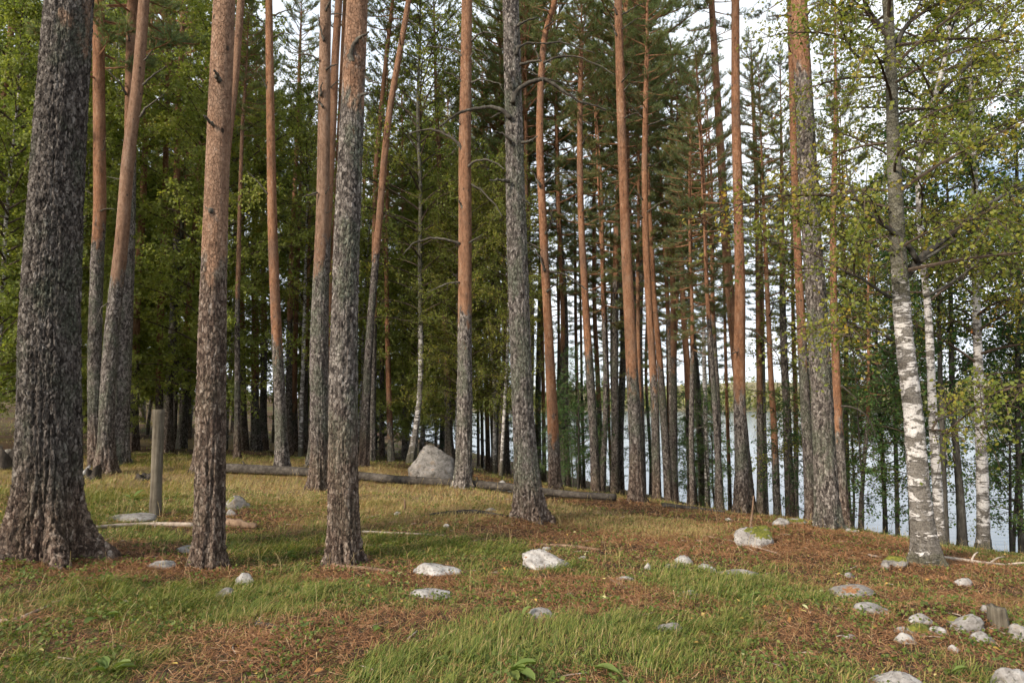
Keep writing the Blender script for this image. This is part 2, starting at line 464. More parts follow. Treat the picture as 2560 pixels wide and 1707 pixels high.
# ------------------------------------------------------------------ trees measured in the photograph
# kind, distance, [(x, y, width px) base -> top], total height, y where orange bark begins, pale (0 orange .. 1 pinkish brown), crown start height, label
TREES = []
def T(kind, Y, pts, H, oy, pale, crown, label, vis=1, br=(), low=0.0, group=None, seed=None):
    TREES.append(dict(kind=kind, Y=Y, pts=pts, H=H, oy=oy, pale=pale, crown=crown, label=label, vis=vis, br=list(br), low=low, group=group))
OFF = {'t1': (0, 0), 't2': (500, 0), 't3': (1000, 0), 't4': (1500, 0), 't5': (2020, 0),
       'm1': (0, 400), 'm2': (500, 400), 'm3': (1000, 400), 'm4': (1500, 400), 'm5': (2020, 400),
       'b1': (0, 800), 'b2': (500, 800), 'b3': (1000, 800), 'b4': (1500, 800), 'b5': (2020, 880)}
def Z(tile, *pts):
    ox, oy = OFF[tile]
    return [(ox + x / 2.904, oy + y / 2.904) for x, y in pts]

# --- big pines close to the camera
T('pine', 6.5, [(122, 1384, 176), (120, 1340, 166), (122, 1250, 150), (126, 1070, 138), (128, 800, 129), (143, 540, 117), (158, 300, 110), (182, 0, 103)], 21, -20, .85, 13,
  'huge dark scaly pine with flared roots, the thickest trunk in view', low=.7)
T('pine', 6.7, [(519, 1424, 84), (524, 1330, 75), (526, 1100, 73), (529, 850, 66), (538, 540, 58), (547, 280, 55), (559, 0, 52)], 20, 640, .75, 13,
  'thick pine, reddish at the base, mossy grey midway and pinkish brown higher up', low=3.0,
  br=[(Z('t2', (140, 585), (125, 540), (105, 512)), .022), (Z('t2', (100, 912), (60, 875), (25, 838)), .016), (Z('m2', (90, 370), (65, 355), (40, 338)), .024)])
T('pine', 7.1, [(862, 1408, 92), (859, 1340, 80), (857, 1100, 73), (860, 800, 66), (868, 560, 62), (875, 400, 61), (893, 0, 52)], 20, 230, .6, 13,
  'thick plated pine with one crooked mossy dead branch high up', low=1.3,
  br=[(Z('t2', (1100, 450), (1088, 375), (1130, 300), (1180, 255), (1225, 235)), .026), (Z('t2', (1170, 690), (1205, 680), (1240, 672)), .014), (Z('t2', (1203, 560), (1230, 590), (1285, 602)), .012)])
T('pine', 10.0, [(1325, 1288, 88), (1319, 1225, 70), (1311, 1100, 57), (1306, 1000, 53), (1299, 800, 53), (1290, 540, 50), (1287, 400, 46), (1277, 0, 41)], 19, -60, .8, 12.5,
  'grey rough pine with many dead snags, flaring base on tan grass beside the log', low=.4,
  br=[(Z('t3', (800, 860), (750, 800), (660, 775), (540, 790), (440, 815), (350, 870), (290, 920)), .03),
      (Z('t3', (820, 750), (830, 690), (870, 640), (960, 590), (1040, 570), (1150, 640), (1300, 740), (1400, 760), (1500, 800)), .03),
      (Z('t3', (810, 1035), (760, 975), (690, 955)), .022), (Z('t3', (795, 1320), (730, 1305), (650, 1310)), .022),
      (Z('t3', (815, 640), (790, 570), (760, 510), (755, 480)), .024), (Z('t3', (840, 400), (855, 340), (910, 315), (1060, 320)), .022),
      (Z('t3', (880, 1040), (950, 1020), (1000, 990)), .02), (Z('t3', (870, 470), (940, 450), (1030, 440)), .022),
      (Z('t3', (850, 190), (920, 150), (1000, 130)), .02), (Z('m3', (890, 290), (925, 300), (945, 330)), .02)])
T('pine', 12.5, [(797, 1226, 58), (798, 1150, 44), (798, 1000, 46), (797, 900, 46), (799, 800, 43), (806, 540, 32), (808, 400, 31), (813, 0, 27)], 19, 640, .8, 13,
  'pine growing just behind the fallen log, grey below and smooth pinkish brown above',
  br=[(Z('t2', (895, 780), (850, 730), (825, 660)), .02), (Z('t2', (880, 700), (872, 640), (890, 600)), .022), (Z('t2', (860, 430), (800, 400), (640, 378)), .018),
      (Z('t2', (900, 300), (870, 200), (858, 105)), .022), (Z('t2', (915, 510), (950, 480), (1000, 470)), .018), (Z('m2', (855, 240), (800, 250), (750, 270)), .018),
      (Z('t2', (915, 80), (935, 30), (950, -20)), .022)])
T('pine', 13.5, [(1158, 1212, 50), (1161, 1130, 41), (1162, 1000, 38), (1162, 800, 34), (1163, 540, 33), (1162, 400, 31), (1168, 0, 26)], 19, 800, .25, 13.5,
  'salmon orange pine growing against the big boulder, curving dead branches on both sides',
  br=[(Z('t3', (460, 420), (400, 370), (300, 345), (190, 340)), .022), (Z('t3', (460, 1115), (430, 1050), (350, 980), (220, 930), (60, 975)), .028),
      (Z('t3', (455, 600), (400, 550), (320, 520)), .018), (Z('t3', (485, 500), (500, 430), (535, 380)), .026), (Z('t3', (515, 600), (580, 575), (660, 590), (750, 620)), .02),
      (Z('t3', (520, 300), (560, 255), (620, 235), (705, 242)), .02), (Z('t3', (490, 1215), (540, 1170), (620, 1155), (720, 1195), (760, 1230)), .022),
      (Z('m3', (435, 610), (370, 585), (250, 565), (100, 600), (20, 690)), .024), (Z('m3', (435, 890), (350, 890), (200, 960)), .016),
      (Z('m3', (520, 175), (600, 230), (700, 330), (750, 420)), .02), (Z('m3', (495, 605), (540, 580), (600, 540)), .018), (Z('m3', (458, 360), (440, 320), (422, 292)), .024),
      (Z('t3', (470, 690), (468, 640), (475, 580)), .022), (Z('t3', (465, 1020), (462, 970), (470, 930)), .02), (Z('t3', (455, 310), (420, 260), (370, 250)), .014), (Z('t3', (525, 350), (600, 380), (680, 450)), .014)])
T('pine', 11.0, [(2070, 1316, 66), (2063, 1180, 54), (2057, 1050, 52), (2049, 880, 50), (2036, 700, 47), (2025, 540, 44), (2015, 350, 42), (1995, 0, 39)], 20, 190, .2, 13,
  'stout grey pine on the brown needle bank, orange only at the very top',
  br=[(Z('t4', (1490, 110), (1530, 75), (1590, 30)), .022), (Z('t4', (1390, 115), (1300, 112), (1220, 122)), .016), (Z('t4', (1495, 350), (1530, 280), (1585, 190)), .022),
      (Z('m4', (1480, 380), (1530, 350), (1600, 320)), .014), (Z('m5', (85, 1210), (30, 1195), (-40, 1215)), .012)])
# --- middle distance, west side
T('pine', 14.0, [(262, 1183, 58), (266, 1100, 38), (267, 1000, 35), (281, 800, 33), (304, 600, 31), (318, 400, 29), (344, 200, 27), (358, 0, 25)], 19, 690, .7, 14,
  'leaning pine with smooth pinkish trunk, a white birch stick propped at its base',
  br=[(Z('t1', (1015, 855), (1060, 780), (1120, 740), (1190, 690)), .022), (Z('t1', (1035, 620), (1100, 560), (1210, 478)), .02), (Z('t1', (1050, 440), (1080, 400), (1110, 368)), .016),
      (Z('m1', (785, 1040), (740, 1065), (715, 1140), (690, 1210), (680, 1250)), .012), (Z('m1', (730, 1095), (745, 1150), (742, 1200)), .008)])
T('pine', 15.0, [(242, 1165, 44), (239, 1050, 33), (238, 900, 31), (243, 750, 30), (247, 650, 30), (255, 540, 29), (255, 300, 27), (255, 0, 26)], 19, 590, .1, 8.5,
  'pine with flaky bright orange upper trunk, its grey base touching the leaning pine',
  br=[(Z('m1', (690, 400), (740, 360), (800, 352), (830, 360)), .016), (Z('t1', (735, 100), (715, 40), (690, -10)), .03), (Z('t1', (745, 100), (790, 75), (850, 60)), .02)])
T('pine', 15.5, [(300, 1155, 44), (304, 1050, 36), (308, 950, 34), (314, 800, 31), (320, 600, 29), (323, 400, 27), (324, 200, 26), (328, 0, 25)], 19, 420, .4, 9.5,
  'upright pine with pale plated base directly behind the leaning pine',
  br=[(Z('t1', (915, 690), (880, 610), (800, 530), (750, 480)), .024), (Z('t1', (940, 300), (925, 190), (880, 80)), .016), (Z('t1', (935, 510), (940, 430), (945, 380)), .014)])
T('pine', 20.0, [(329, 1125, 30), (335, 1000, 22), (337, 900, 20), (341, 780, 18), (350, 600, 17), (356, 550, 16), (361, 400, 14)], 15, 900, .1, 9.0,
  'dim orange pine half hidden behind the pale plated one, bending away at the top')
T('pine', 21.0, [(398, 1125, 19), (398, 1000, 18), (400, 800, 17), (406, 650, 15), (411, 500, 14), (412, 400, 13), (417, 240, 12), (418, 130, 11)], 17, 965, 0, 11.5,
  'sunlit bright orange slender pine rising behind the wooden post',
  br=[(Z('m1', (1180, 310), (1160, 220), (1110, 140)), .016), (Z('t1', (1185, 1010), (1150, 950), (1100, 920)), .016)])
T('pine', 20.0, [(418, 1133, 28), (421, 1000, 21), (427, 900, 20), (434, 800, 19), (442, 600, 17), (441, 500, 15), (444, 275, 14), (453, 114, 12)], 17, 560, .15, 11,
  'slim pine, dark grey low and orange high, next to the sunlit slender one',
  br=[(Z('t1', (1275, 860), (1240, 780), (1200, 700)), .016), (Z('t1', (1270, 960), (1210, 900), (1150, 870)), .014), (Z('t1', (1275, 1170), (1230, 1080), (1215, 1000)), .014),
      (Z('m1', (1270, 310), (1245, 290), (1220, 268)), .014), (Z('m1', (1265, 690), (1230, 665), (1200, 650)), .014), (Z('m1', (1255, 610), (1200, 580), (1100, 570)), .012), (Z('t1', (1285, 560), (1250, 500), (1220, 480)), .014)])
T('pine', 23.5, [(434, 1123, 14), (438, 1000, 11), (446, 800, 9), (458, 500, 8)], 13, 300, .3, 7.5,
  'thin blackish pine tucked behind the slim two-toned pine')
T('pine', 23.0, [(455, 1120, 24), (462, 950, 17), (466, 850, 16), (477, 710, 14), (489, 555, 12), (498, 430, 10)], 15, 900, 0, 8,
  'dull orange pine leaning slightly, beside the reddish based pine')
T('pine', 34.0, [(497, 1060, 9), (500, 800, 8), (505, 600, 7), (508, 400, 6)], 17, 1000, 0, 10,
  'very thin distant orange pine glimpsed at the edge of the mossy grey middle pine')
T('pine', 14.5, [(492, 1186, 34), (510, 1050, 28), (522, 900, 25), (545, 600, 22), (566, 350, 20), (584, 200, 19), (598, 0, 18)], 18, 560, .6, 12.5,
  'leaning pinkish pine almost hidden behind the reddish based thick pine')
T('pine', 17.0, [(593, 1146, 20), (593, 1050, 16), (593, 900, 13), (592, 800, 13), (594, 700, 11), (597, 550, 10), (601, 400, 9), (604, 300, 8), (612, 207, 7)], 12, 730, .45, 8.2,
  'pole thin pine with straight lit brown stem above tan grass')
T('pine', 24.0, [(614, 1137, 18), (608, 1000, 14), (606, 850, 13), (604, 790, 12), (604, 600, 11)], 14, 870, .1, 7.5,
  'dark pine stem standing close behind the pole thin pine')
T('birch', 22.0, [(564, 1120, 10), (570, 1000, 9), (575, 950, 9), (585, 834, 8), (590, 700, 7)], 11, None, .3, 3.4,
  'slender crooked birch between the reddish pine and the pole thin pine')
T('pine', 23.0, [(640, 1127, 27), (637, 1000, 18), (638, 900, 18), (638, 800, 17), (636, 700, 15), (638, 550, 13), (639, 450, 11)], 15, 950, 0, 8.5,
  'orange pine with dark lower half standing among birch foliage')
T('pine', 25.0, [(658, 1117, 22), (658, 1000, 17), (660, 900, 15), (658, 700, 13), (656, 560, 12)], 15, 820, .1, 8.5,
  'dim grey pine just behind the orange one among birch foliage')
T('pine', 15.0, [(706, 1174, 42), (704, 1100, 32), (700, 1000, 28), (691, 800, 25), (685, 650, 24), (682, 540, 23), (680, 400, 21), (677, 200, 19), (675, 0, 17)], 18, 835, .05, 13,
  'straight smooth orange pine with thin upswept dead branches and flared grey foot',
  br=[(Z('t2', (500, 690), (470, 600), (430, 530)), .018), (Z('t2', (490, 490), (470, 455), (448, 432)), .016), (Z('t2', (490, 250), (460, 160), (400, 115), (330, 85)), .022),
      (Z('t2', (532, 118), (580, 95), (640, 75), (688, 50), (692, 10)), .016), (Z('t2', (535, 275), (590, 245), (690, 240)), .016), (Z('m2', (500, 260), (430, 170), (340, 80)), .016),
      (Z('m2', (508, 420), (490, 400), (470, 388)), .014), (Z('t2', (513, 850), (515, 780), (512, 700)), .018)])
T('pine', 22.0, [(723, 1141, 21), (722, 1000, 16), (723, 900, 15), (724, 800, 14), (726, 700, 13), (730, 600, 12), (737, 450, 11), (744, 310, 10), (748, 138, 8)], 16, 790, .1, 11.5,
  'orange topped pine visible between two grey footed pines, pale crown against sky',
  br=[(Z('m2', (650, 1160), (720, 1165), (805, 1190)), .012), (Z('t2', (715, 780), (700, 700), (670, 640)), .01)])
T('pine', 26.0, [(738, 1131, 17), (736, 1000, 13), (737, 900, 12), (740, 800, 11), (746, 620, 10)], 14, 1020, 0, 7,
  'small orange pine low in the shade beside a white birch stem')
T('birch', 20.0, [(752, 1146, 12), (752, 1050, 11), (756, 950, 10), (759, 850, 9), (762, 700, 8)], 12, None, .1, 3.6,
  'thin white birch stem in front of dark forest beside small orange pine')
T('pine', 25.0, [(764, 1137, 14), (765, 1000, 11), (766, 850, 10), (770, 700, 9)], 14, 880, 0, 7.5,
  'thin dark pine squeezed between white birch stem and grey footed twin pine')
T('pine', 16.0, [(786, 1165, 40), (795, 1000, 30), (805, 800, 26), (815, 600, 23), (826, 400, 20), (832, 275, 20), (837, 140, 19), (846, 0, 18)], 18, 600, .3, 13,
  'twin pine with buttressed grey foot showing behind the pine at the log', 
  br=[(Z('t2', (955, 105), (990, 100), (1050, 105)), .016), (Z('t2', (950, 640), (980, 600), (1030, 585)), .016)])
T('pine', 19.0, [(824, 1150, 18), (823, 1000, 15), (824, 850, 14), (828, 700, 14), (834, 600, 14), (840, 450, 13), (849, 240, 12), (858, 0, 11)], 17, 1000, .12, 12.5,
  'sunlit orange sliver of pine between two grey trunks',
  br=[(Z('m2', (960, 850), (950, 847), (944, 846)), .012), (Z('m2', (985, 100), (960, 98), (945, 97)), .012), (Z('t2', (1005, 1030), (960, 1060), (930, 1070)), .012)])
T('pine', 16.5, [(910, 1166, 30), (913, 1050, 24), (918, 930, 21), (926, 800, 19), (936, 680, 18), (948, 540, 17), (958, 410, 17), (972, 275, 16), (996, 138, 15), (1020, 0, 14)], 18, 660, .35, 13.5,
  'tall slender pine leaning strongly, brown above and grey below',
  br=[(Z('t3', (70, 150), (110, 180), (150, 215)), .012), (Z('m2', (1300, 195), (1260, 240), (1240, 300)), .01)])
T('pine', 19.0, [(929, 1156, 20), (932, 1000, 16), (934, 900, 15), (936, 800, 14), (937, 600, 13), (940, 420, 12), (954, 275, 11), (968, 138, 10), (985, 0, 9)], 17, 800, .1, 12,
  'thin crooked orange pine running beside the strongly leaning one',
  br=[(Z('t2', (1300, 830), (1260, 740), (1215, 640)), .012), (Z('t2', (1290, 890), (1240, 820), (1205, 740)), .012)])
T('pine', 20.0, [(979, 1154, 18), (974, 1050, 14), (971, 950, 13), (969, 850, 12), (967, 750, 11), (965, 650, 10), (968, 500, 9)], 14, 1060, 0, 7,
  'vivid orange young pine in birch foliage, near the boulder')
T('pine', 23.0, [(1013, 1150, 16), (1011, 1050, 12), (1010, 950, 12), (1008, 800, 10)], 14, 700, .2, 7.5,
  'shaded dark pine stem behind the curved birch at the boulder')
T('pine', 24.0, [(955, 1140, 14), (954, 1000, 11), (955, 850, 10)], 14, 900, .2, 7.5,
  'dark reddish pine stem deep in shade next to the vivid orange young pine')
T('birch', 19.0, [(1027, 1152, 22), (1033, 1110, 16), (1040, 1075, 15), (1046, 1037, 14), (1053, 938, 13), (1052, 800, 12), (1050, 640, 11), (1053, 470, 10), (1046, 344, 9), (1045, 240, 8), (1052, 100, 6)], 15, None, .6, 3.6,
  'birch with curved foot and black and white stem, behind the big boulder')
T('pine', 21.0, [(1125, 1156, 24), (1121, 1050, 18), (1118, 950, 17), (1115, 830, 16), (1108, 700, 15), (1104, 560, 14), (1099, 430, 12), (1091, 280, 10)], 16, 960, .3, 9.5,
  'reddish brown pine behind the boulder, partly veiled by birch leaves')
# --- thin pines between boulder and big snaggy pine
T('pine', 25.0, [(1221, 1190, 13), (1218, 1050, 11), (1214, 900, 11), (1213, 800, 10), (1211, 600, 9), (1207, 430, 8)], 16, 1060, .15, 8.5, 'straight thin brown pine, first beyond the mossy hummock toward the boulder', vis=0)
T('pine', 26.0, [(1235, 1186, 11), (1230, 1050, 10), (1227, 900, 9), (1226, 800, 9), (1228, 600, 8)], 15, 1100, .1, 8, 'thin orange pine paired with the straight brown one beyond the mossy hummock', vis=0)
T('pine', 30.0, [(1207, 1180, 9), (1204, 1000, 7), (1200, 800, 7), (1199, 640, 6)], 14, 800, .2, 7, 'blackish pole thin pine in front of bright lake gaps near the boulder', vis=0)
T('pine', 31.0, [(1196, 1176, 8), (1195, 1000, 7), (1196, 800, 6)], 14, 760, .2, 6.5, 'dark pole thin pine hugging the salmon pine beside the boulder', vis=0)
T('pine', 25.0, [(1255, 1199, 12), (1250, 1050, 10), (1247, 900, 9), (1246, 800, 9), (1244, 640, 8)], 15, 940, .2, 8, 'grey slender pine standing behind the mossy hummock', vis=0)
T('pine', 24.0, [(1268, 1203, 16), (1265, 1050, 14), (1264, 900, 13), (1262, 800, 12), (1259, 640, 11), (1258, 520, 10)], 17, 1000, .1, 9, 'orange brown pine squeezed beside the grey snaggy pine', vis=0)
T('pine', 22.0, [(1328, 1215, 14), (1322, 1000, 12), (1320, 640, 10), (1315, 480, 10), (1313, 275, 9), (1306, 100, 8)], 17, 800, 0, 12, 'thin orange pine running along the far edge of the snaggy grey pine', vis=0)
T('pine', 24.0, [(1361, 1214, 11), (1359, 1050, 10), (1357, 900, 9), (1352, 700, 8)], 14, 1050, .1, 7, 'thin red brown pine beside the vivid forked orange pine', vis=0)
# --- lakeside pines
T('pine', 15.5, [(1388, 1224, 36), (1386, 1150, 31), (1383, 1070, 28), (1377, 950, 25), (1370, 800, 22), (1362, 660, 21), (1357, 540, 20), (1350, 400, 19), (1349, 300, 18), (1352, 200, 16), (1359, 100, 15), (1372, 40, 13), (1392, 0, 12)], 14, 1080, 0, 10.2,
  'vivid orange pine full of twisted dead branches, its top bending over',
  br=[(Z('m3', (1050, 810), (1020, 700), (960, 640), (925, 630)), .022), (Z('m3', (1055, 540), (1110, 445), (1085, 370), (1075, 310)), .022), (Z('m3', (1020, 200), (980, 110), (930, 50)), .02),
      (Z('m3', (1050, 170), (1130, 100), (1250, 85), (1320, 130)), .022), (Z('m3', (1065, 960), (1110, 910), (1190, 895)), .02), (Z('m3', (1085, 810), (1180, 820), (1290, 890), (1350, 940), (1490, 980)), .02),
      (Z('t3', (1040, 460), (1130, 410), (1300, 410), (1450, 480), (1568, 550)), .024), (Z('t3', (1060, 320), (1170, 300), (1300, 350), (1420, 390)), .02), (Z('t3', (1010, 430), (990, 380), (960, 335)), .02),
      (Z('t3', (1050, 210), (1120, 150), (1180, 70)), .018), (Z('t3', (1000, 550), (950, 520), (890, 500)), .018), (Z('t3', (1040, 570), (1180, 600), (1300, 700)), .018), (Z('m3', (1010, 640), (960, 610), (920, 600)), .018)])
T('pine', 21.0, [(1407, 1225, 14), (1405, 1050, 12), (1405, 900, 12), (1408, 800, 11), (1400, 640, 9), (1395, 540, 8)], 14, 900, .1, 6, 'dark slim pine just behind the vivid forked orange pine', vis=0)
T('pine', 17.0, [(1490, 1243, 27), (1487, 1150, 23), (1484, 1080, 22), (1475, 940, 21), (1466, 800, 18), (1457, 640, 17), (1452, 540, 16), (1449, 400, 15), (1450, 280, 13), (1451, 190, 12), (1453, 120, 9)], 13, 860, 0, 9.3,
  'orange pine with dark lower trunk, crown starting high, before the lake',
  br=[(Z('t3', (1310, 620), (1330, 570), (1380, 560)), .014), (Z('t3', (1320, 1050), (1350, 1000), (1400, 960)), .014)], vis=0)
T('pine', 23.0, [(1506, 1238, 14), (1499, 1050, 12), (1492, 900, 12), (1486, 800, 11), (1484, 650, 10), (1485, 540, 9)], 14, 1010, .1, 6, 'slim rusty pine just behind the one with high crown before the lake', vis=0)
T('pine', 25.0, [(1452, 1238, 11), (1446, 1100, 9), (1442, 950, 9), (1439, 800, 8), (1438, 640, 7)], 14, 1090, .1, 7, 'thin rusty pole pine with lit edge, paired with another before bright water', vis=0)
T('pine', 27.0, [(1461, 1240, 9), (1455, 1000, 7), (1452, 800, 6)], 13, 900, .3, 6, 'thin blackish pole pine of the pair before bright water', vis=0)
T('pine', 25.0, [(1531, 1246, 9), (1524, 1100, 7), (1520, 950, 7), (1517, 820, 6)], 10, 1150, .1, 4.2, 'spindly reddish pine with low dark crown before the water', vis=0)
T('pine', 13.5, [(1591, 1246, 44), (1590, 1170, 34), (1588, 1080, 32), (1584, 1000, 31), (1574, 800, 28), (1566, 640, 26), (1562, 540, 24), (1556, 400, 22), (1550, 200, 21), (1545, 0, 19)], 18, 920, .1, 13,
  'tall clean salmon orange pine rising from a needle covered mound',
  br=[(Z('t4', (125, 110), (100, 50), (65, -5)), .018), (Z('t4', (122, 262), (95, 200), (72, 150)), .016), (Z('t4', (160, 215), (210, 175), (285, 130)), .014), (Z('t4', (160, 110), (230, 65), (330, 20)), .014),
      (Z('t4', (175, 660), (210, 610), (290, 590)), .012), (Z('t4', (180, 860), (220, 830), (290, 820)), .012)])
T('pine', 20.0, [(1606, 1280, 18), (1602, 1100, 15), (1598, 950, 12), (1596, 840, 10), (1594, 640, 9), (1598, 520, 8)], 14, 1000, .2, 7, 'dark pine peeping out behind the tall clean salmon pine', vis=0)
T('pine', 17.0, [(1643, 1257, 25), (1640, 1150, 22), (1637, 1000, 20), (1631, 900, 19), (1624, 800, 17), (1615, 640, 17), (1612, 540, 16), (1611, 400, 15), (1613, 275, 13), (1617, 138, 11)], 14, 960, .1, 9.6,
  'rusty pine with shadowed trunk, one of a close pair behind the salmon pine', vis=0,
  br=[(Z('t4', (310, 860), (250, 790), (190, 740)), .016), (Z('t4', (350, 910), (430, 880), (560, 840)), .016), (Z('m4', (310, 420), (260, 370), (210, 340)), .014), (Z('m4', (340, 380), (420, 320), (540, 280)), .016), (Z('m4', (310, 290), (260, 220), (205, 190)), .014)])
T('pine', 18.0, [(1673, 1260, 22), (1665, 1140, 19), (1657, 1006, 18), (1648, 886, 15), (1640, 800, 14), (1634, 740, 12), (1629, 606, 11), (1620, 480, 10), (1619, 340, 9)], 13, 930, 0, 9.8,
  'leaning orange stem of the close pair, grey toward its foot', vis=0)
T('pine', 20.0, [(1687, 1262, 18), (1685, 1100, 16), (1684, 950, 15), (1682, 800, 14), (1681, 700, 13), (1679, 560, 12), (1679, 450, 11)], 14, 900, .2, 8, 'straight grey brown pine beside the leaning orange stem', vis=0)
T('pine', 24.0, [(1676, 1262, 11), (1672, 1050, 10), (1669, 850, 9), (1667, 650, 8)], 13, 1080, 0, 7, 'thin orange pole glimpsed behind the close pair of rusty pines', vis=0)
T('pine', 19.0, [(1732, 1270, 22), (1727, 1150, 20), (1723, 1050, 17), (1718, 900, 16), (1709, 800, 14), (1706, 700, 13), (1702, 600, 11), (1700, 500, 10)], 13, 1000, .15, 6.5, 'rusty brown pine beside the dark grey one near the thin white birch', vis=0)
T('pine', 19.5, [(1759, 1275, 20), (1752, 1100, 18), (1745, 980, 17), (1739, 900, 16), (1729, 800, 14), (1727, 700, 12), (1722, 540, 11), (1725, 420, 9)], 13, 520, .3, 7, 'dark grey slightly bowed pine touching the thin white birch', vis=0)
T('birch', 19.0, [(1770, 1277, 13), (1767, 1150, 12), (1764, 1050, 11), (1761, 920, 10), (1759, 800, 9), (1760, 700, 8), (1763, 560, 6), (1764, 450, 5)], 10, None, .05, 5.2, 'very thin white birch stem among dark lakeside pines', vis=0)
T('pine', 20.0, [(1826, 1280, 10), (1822, 1150, 9), (1817, 1000, 8), (1813, 850, 8), (1810, 700, 6)], 9, 1140, .05, 4.6, 'spindly orange pine standing alone against open lake', vis=0)
T('pine', 13.5, [(1852, 1287, 44), (1854, 1200, 35), (1852, 1100, 31), (1848, 1000, 29), (1847, 900, 29), (1849, 800, 27), (1849, 700, 25), (1845, 560, 23), (1841, 400, 23), (1837, 280, 21), (1836, 0, 19)], 18, 1020, 0, 12.5,
  'strong bright orange pine crossing in front of another at head height',
  br=[(Z('m4', (1010, 310), (1060, 290), (1130, 288)), .018), (Z('m4', (1010, 335), (1100, 335), (1200, 345), (1330, 380)), .02), (Z('m4', (1010, 1390), (960, 1405), (920, 1400)), .01), (Z('m4', (1050, 1220), (1110, 1235), (1200, 1310), (1300, 1420), (1310, 1500)), .016),
      (Z('t4', (1000, 920), (1040, 890), (1090, 860)), .018), (Z('t4', (1010, 970), (1070, 960), (1130, 985), (1260, 1040)), .014)])
T('pine', 16.0, [(1878, 1282, 30), (1868, 1170, 22), (1856, 1050, 22), (1843, 930, 22), (1831, 800, 22), (1822, 700, 21), (1811, 540, 21), (1804, 400, 19), (1798, 300, 18), (1792, 200, 17), (1783, 50, 16)], 17, 1000, .2, 11.5,
  'slanting salmon pine crossing behind the strong bright orange one', vis=0,
  br=[(Z('m4', (915, 300), (910, 330), (895, 400)), .014), (Z('m4', (940, 300), (870, 330), (820, 350)), .016), (Z('t4', (820, 390), (700, 400), (560, 440)), .018)])
T('pine', 18.0, [(1902, 1284, 20), (1901, 1100, 17), (1899, 950, 15), (1896, 800, 13), (1895, 700, 12), (1893, 550, 10), (1890, 400, 10), (1884, 280, 9), (1880, 180, 8)], 13, 1010, .15, 7.5, 'slim brownish pine next to the crossing pair of pines', vis=0)
T('pine', 22.0, [(1914, 1284, 14), (1911, 1100, 12), (1908, 900, 10), (1906, 700, 9)], 12, 850, .3, 5.5, 'dark slim pine behind the brownish one by the crossing pair', vis=0)
T('pine', 16.0, [(1943, 1289, 21), (1939, 1170, 18), (1934, 1040, 15), (1926, 920, 13), (1922, 800, 12), (1918, 720, 11), (1913, 600, 10)], 11, 1120, 0, 5.6, 'small rusty pine with dangling broken branch before the lake', vis=0)
T('pine', 17.0, [(1977, 1292, 26), (1971, 1150, 22), (1967, 1010, 19), (1961, 900, 17), (1958, 800, 16), (1957, 700, 14), (1956, 550, 12), (1956, 450, 10)], 12, 700, .3, 5.4, 'dull brown shaded pine wrapped in low dark foliage on the bank', vis=0)
T('pine', 20.0, [(1988, 1292, 14), (1990, 1150, 12), (1988, 1000, 11), (1982, 850, 10)], 11, 1050, .2, 5, 'slim shaded pine close behind the dull brown one on the bank', vis=0)
T('pine', 14.0, [(2030, 1300, 34), (2023, 1180, 27), (2016, 1050, 25), (2010, 950, 23), (2003, 800, 21), (1997, 690, 19), (1991, 540, 18), (1985, 400, 17), (1982, 280, 15), (1978, 150, 13)], 15, 860, 0, 10.5,
  'orange topped pine pressed close against the stout grey bank pine')
T('pine', 13.0, [(2112, 1321, 30), (2104, 1200, 25), (2099, 1090, 22), (2093, 980, 20), (2089, 850, 18), (2086, 750, 17), (2085, 560, 15), (2088, 440, 13), (2092, 350, 11)], 12, 1060, 0, 7.6,
  'deep orange slim pine with long bare side branches, behind the stout grey bank pine',
  br=[(Z('b5', (240, 390), (330, 400), (420, 450), (470, 540), (490, 620)), .018), (Z('b5', (235, 240), (300, 290), (370, 360)), .014), (Z('m5', (210, 930), (320, 1030), (450, 1100), (600, 1160)), .014),
      (Z('m5', (215, 1270), (330, 1280), (450, 1330), (600, 1400)), .016), (Z('m5', (220, 1310), (300, 1370), (420, 1450), (560, 1520)), .014), (Z('m5', (215, 295), (300, 290), (440, 300)), .012),
      (Z('m5', (210, 460), (260, 300), (290, 200), (280, 100)), .012), (Z('m5', (180, 740), (110, 730), (0, 745)), .012), (Z('m5', (205, 130), (120, 130), (60, 160)), .012), (Z('m5', (210, 450), (340, 450), (470, 455)), .012)])
# --- lakeside east
T('alder', 17.0, [(2215, 1341, 11), (2209, 1200, 10), (2203, 1080, 9), (2196, 980, 8), (2191, 850, 7)], 8, None, 0, 2.6, 'thin dark alder stem before open water beside the big birch', vis=0)
T('alder', 17.0, [(2244, 1345, 11), (2241, 1200, 10), (2238, 1080, 9), (2234, 960, 8), (2230, 850, 7)], 8, None, .3, 2.8, 'thin grey stem with pale flecks, close to the big white birch', vis=0)
T('alder', 18.0, [(2276, 1352, 7), (2272, 1200, 6), (2268, 1080, 6)], 6, None, .2, 2.4, 'finger thin stem touching the big white birch low down', vis=0)
T('birch', 8.0, [(2318, 1412, 74), (2309, 1340, 56), (2304, 1290, 50), (2294, 1200, 49), (2287, 1100, 46), (2279, 1000, 44), (2261, 880, 40), (2254, 800, 40), (2248, 700, 39), (2241, 600, 36), (2236, 500, 34), (2232, 400, 31), (2226, 300, 28), (2225, 200, 25), (2219, 100, 24), (2214, 0, 24)], 12, None, .80, 3.4,
  'big birch with white patched trunk, mossy upper stem and spreading limbs', low=.4)
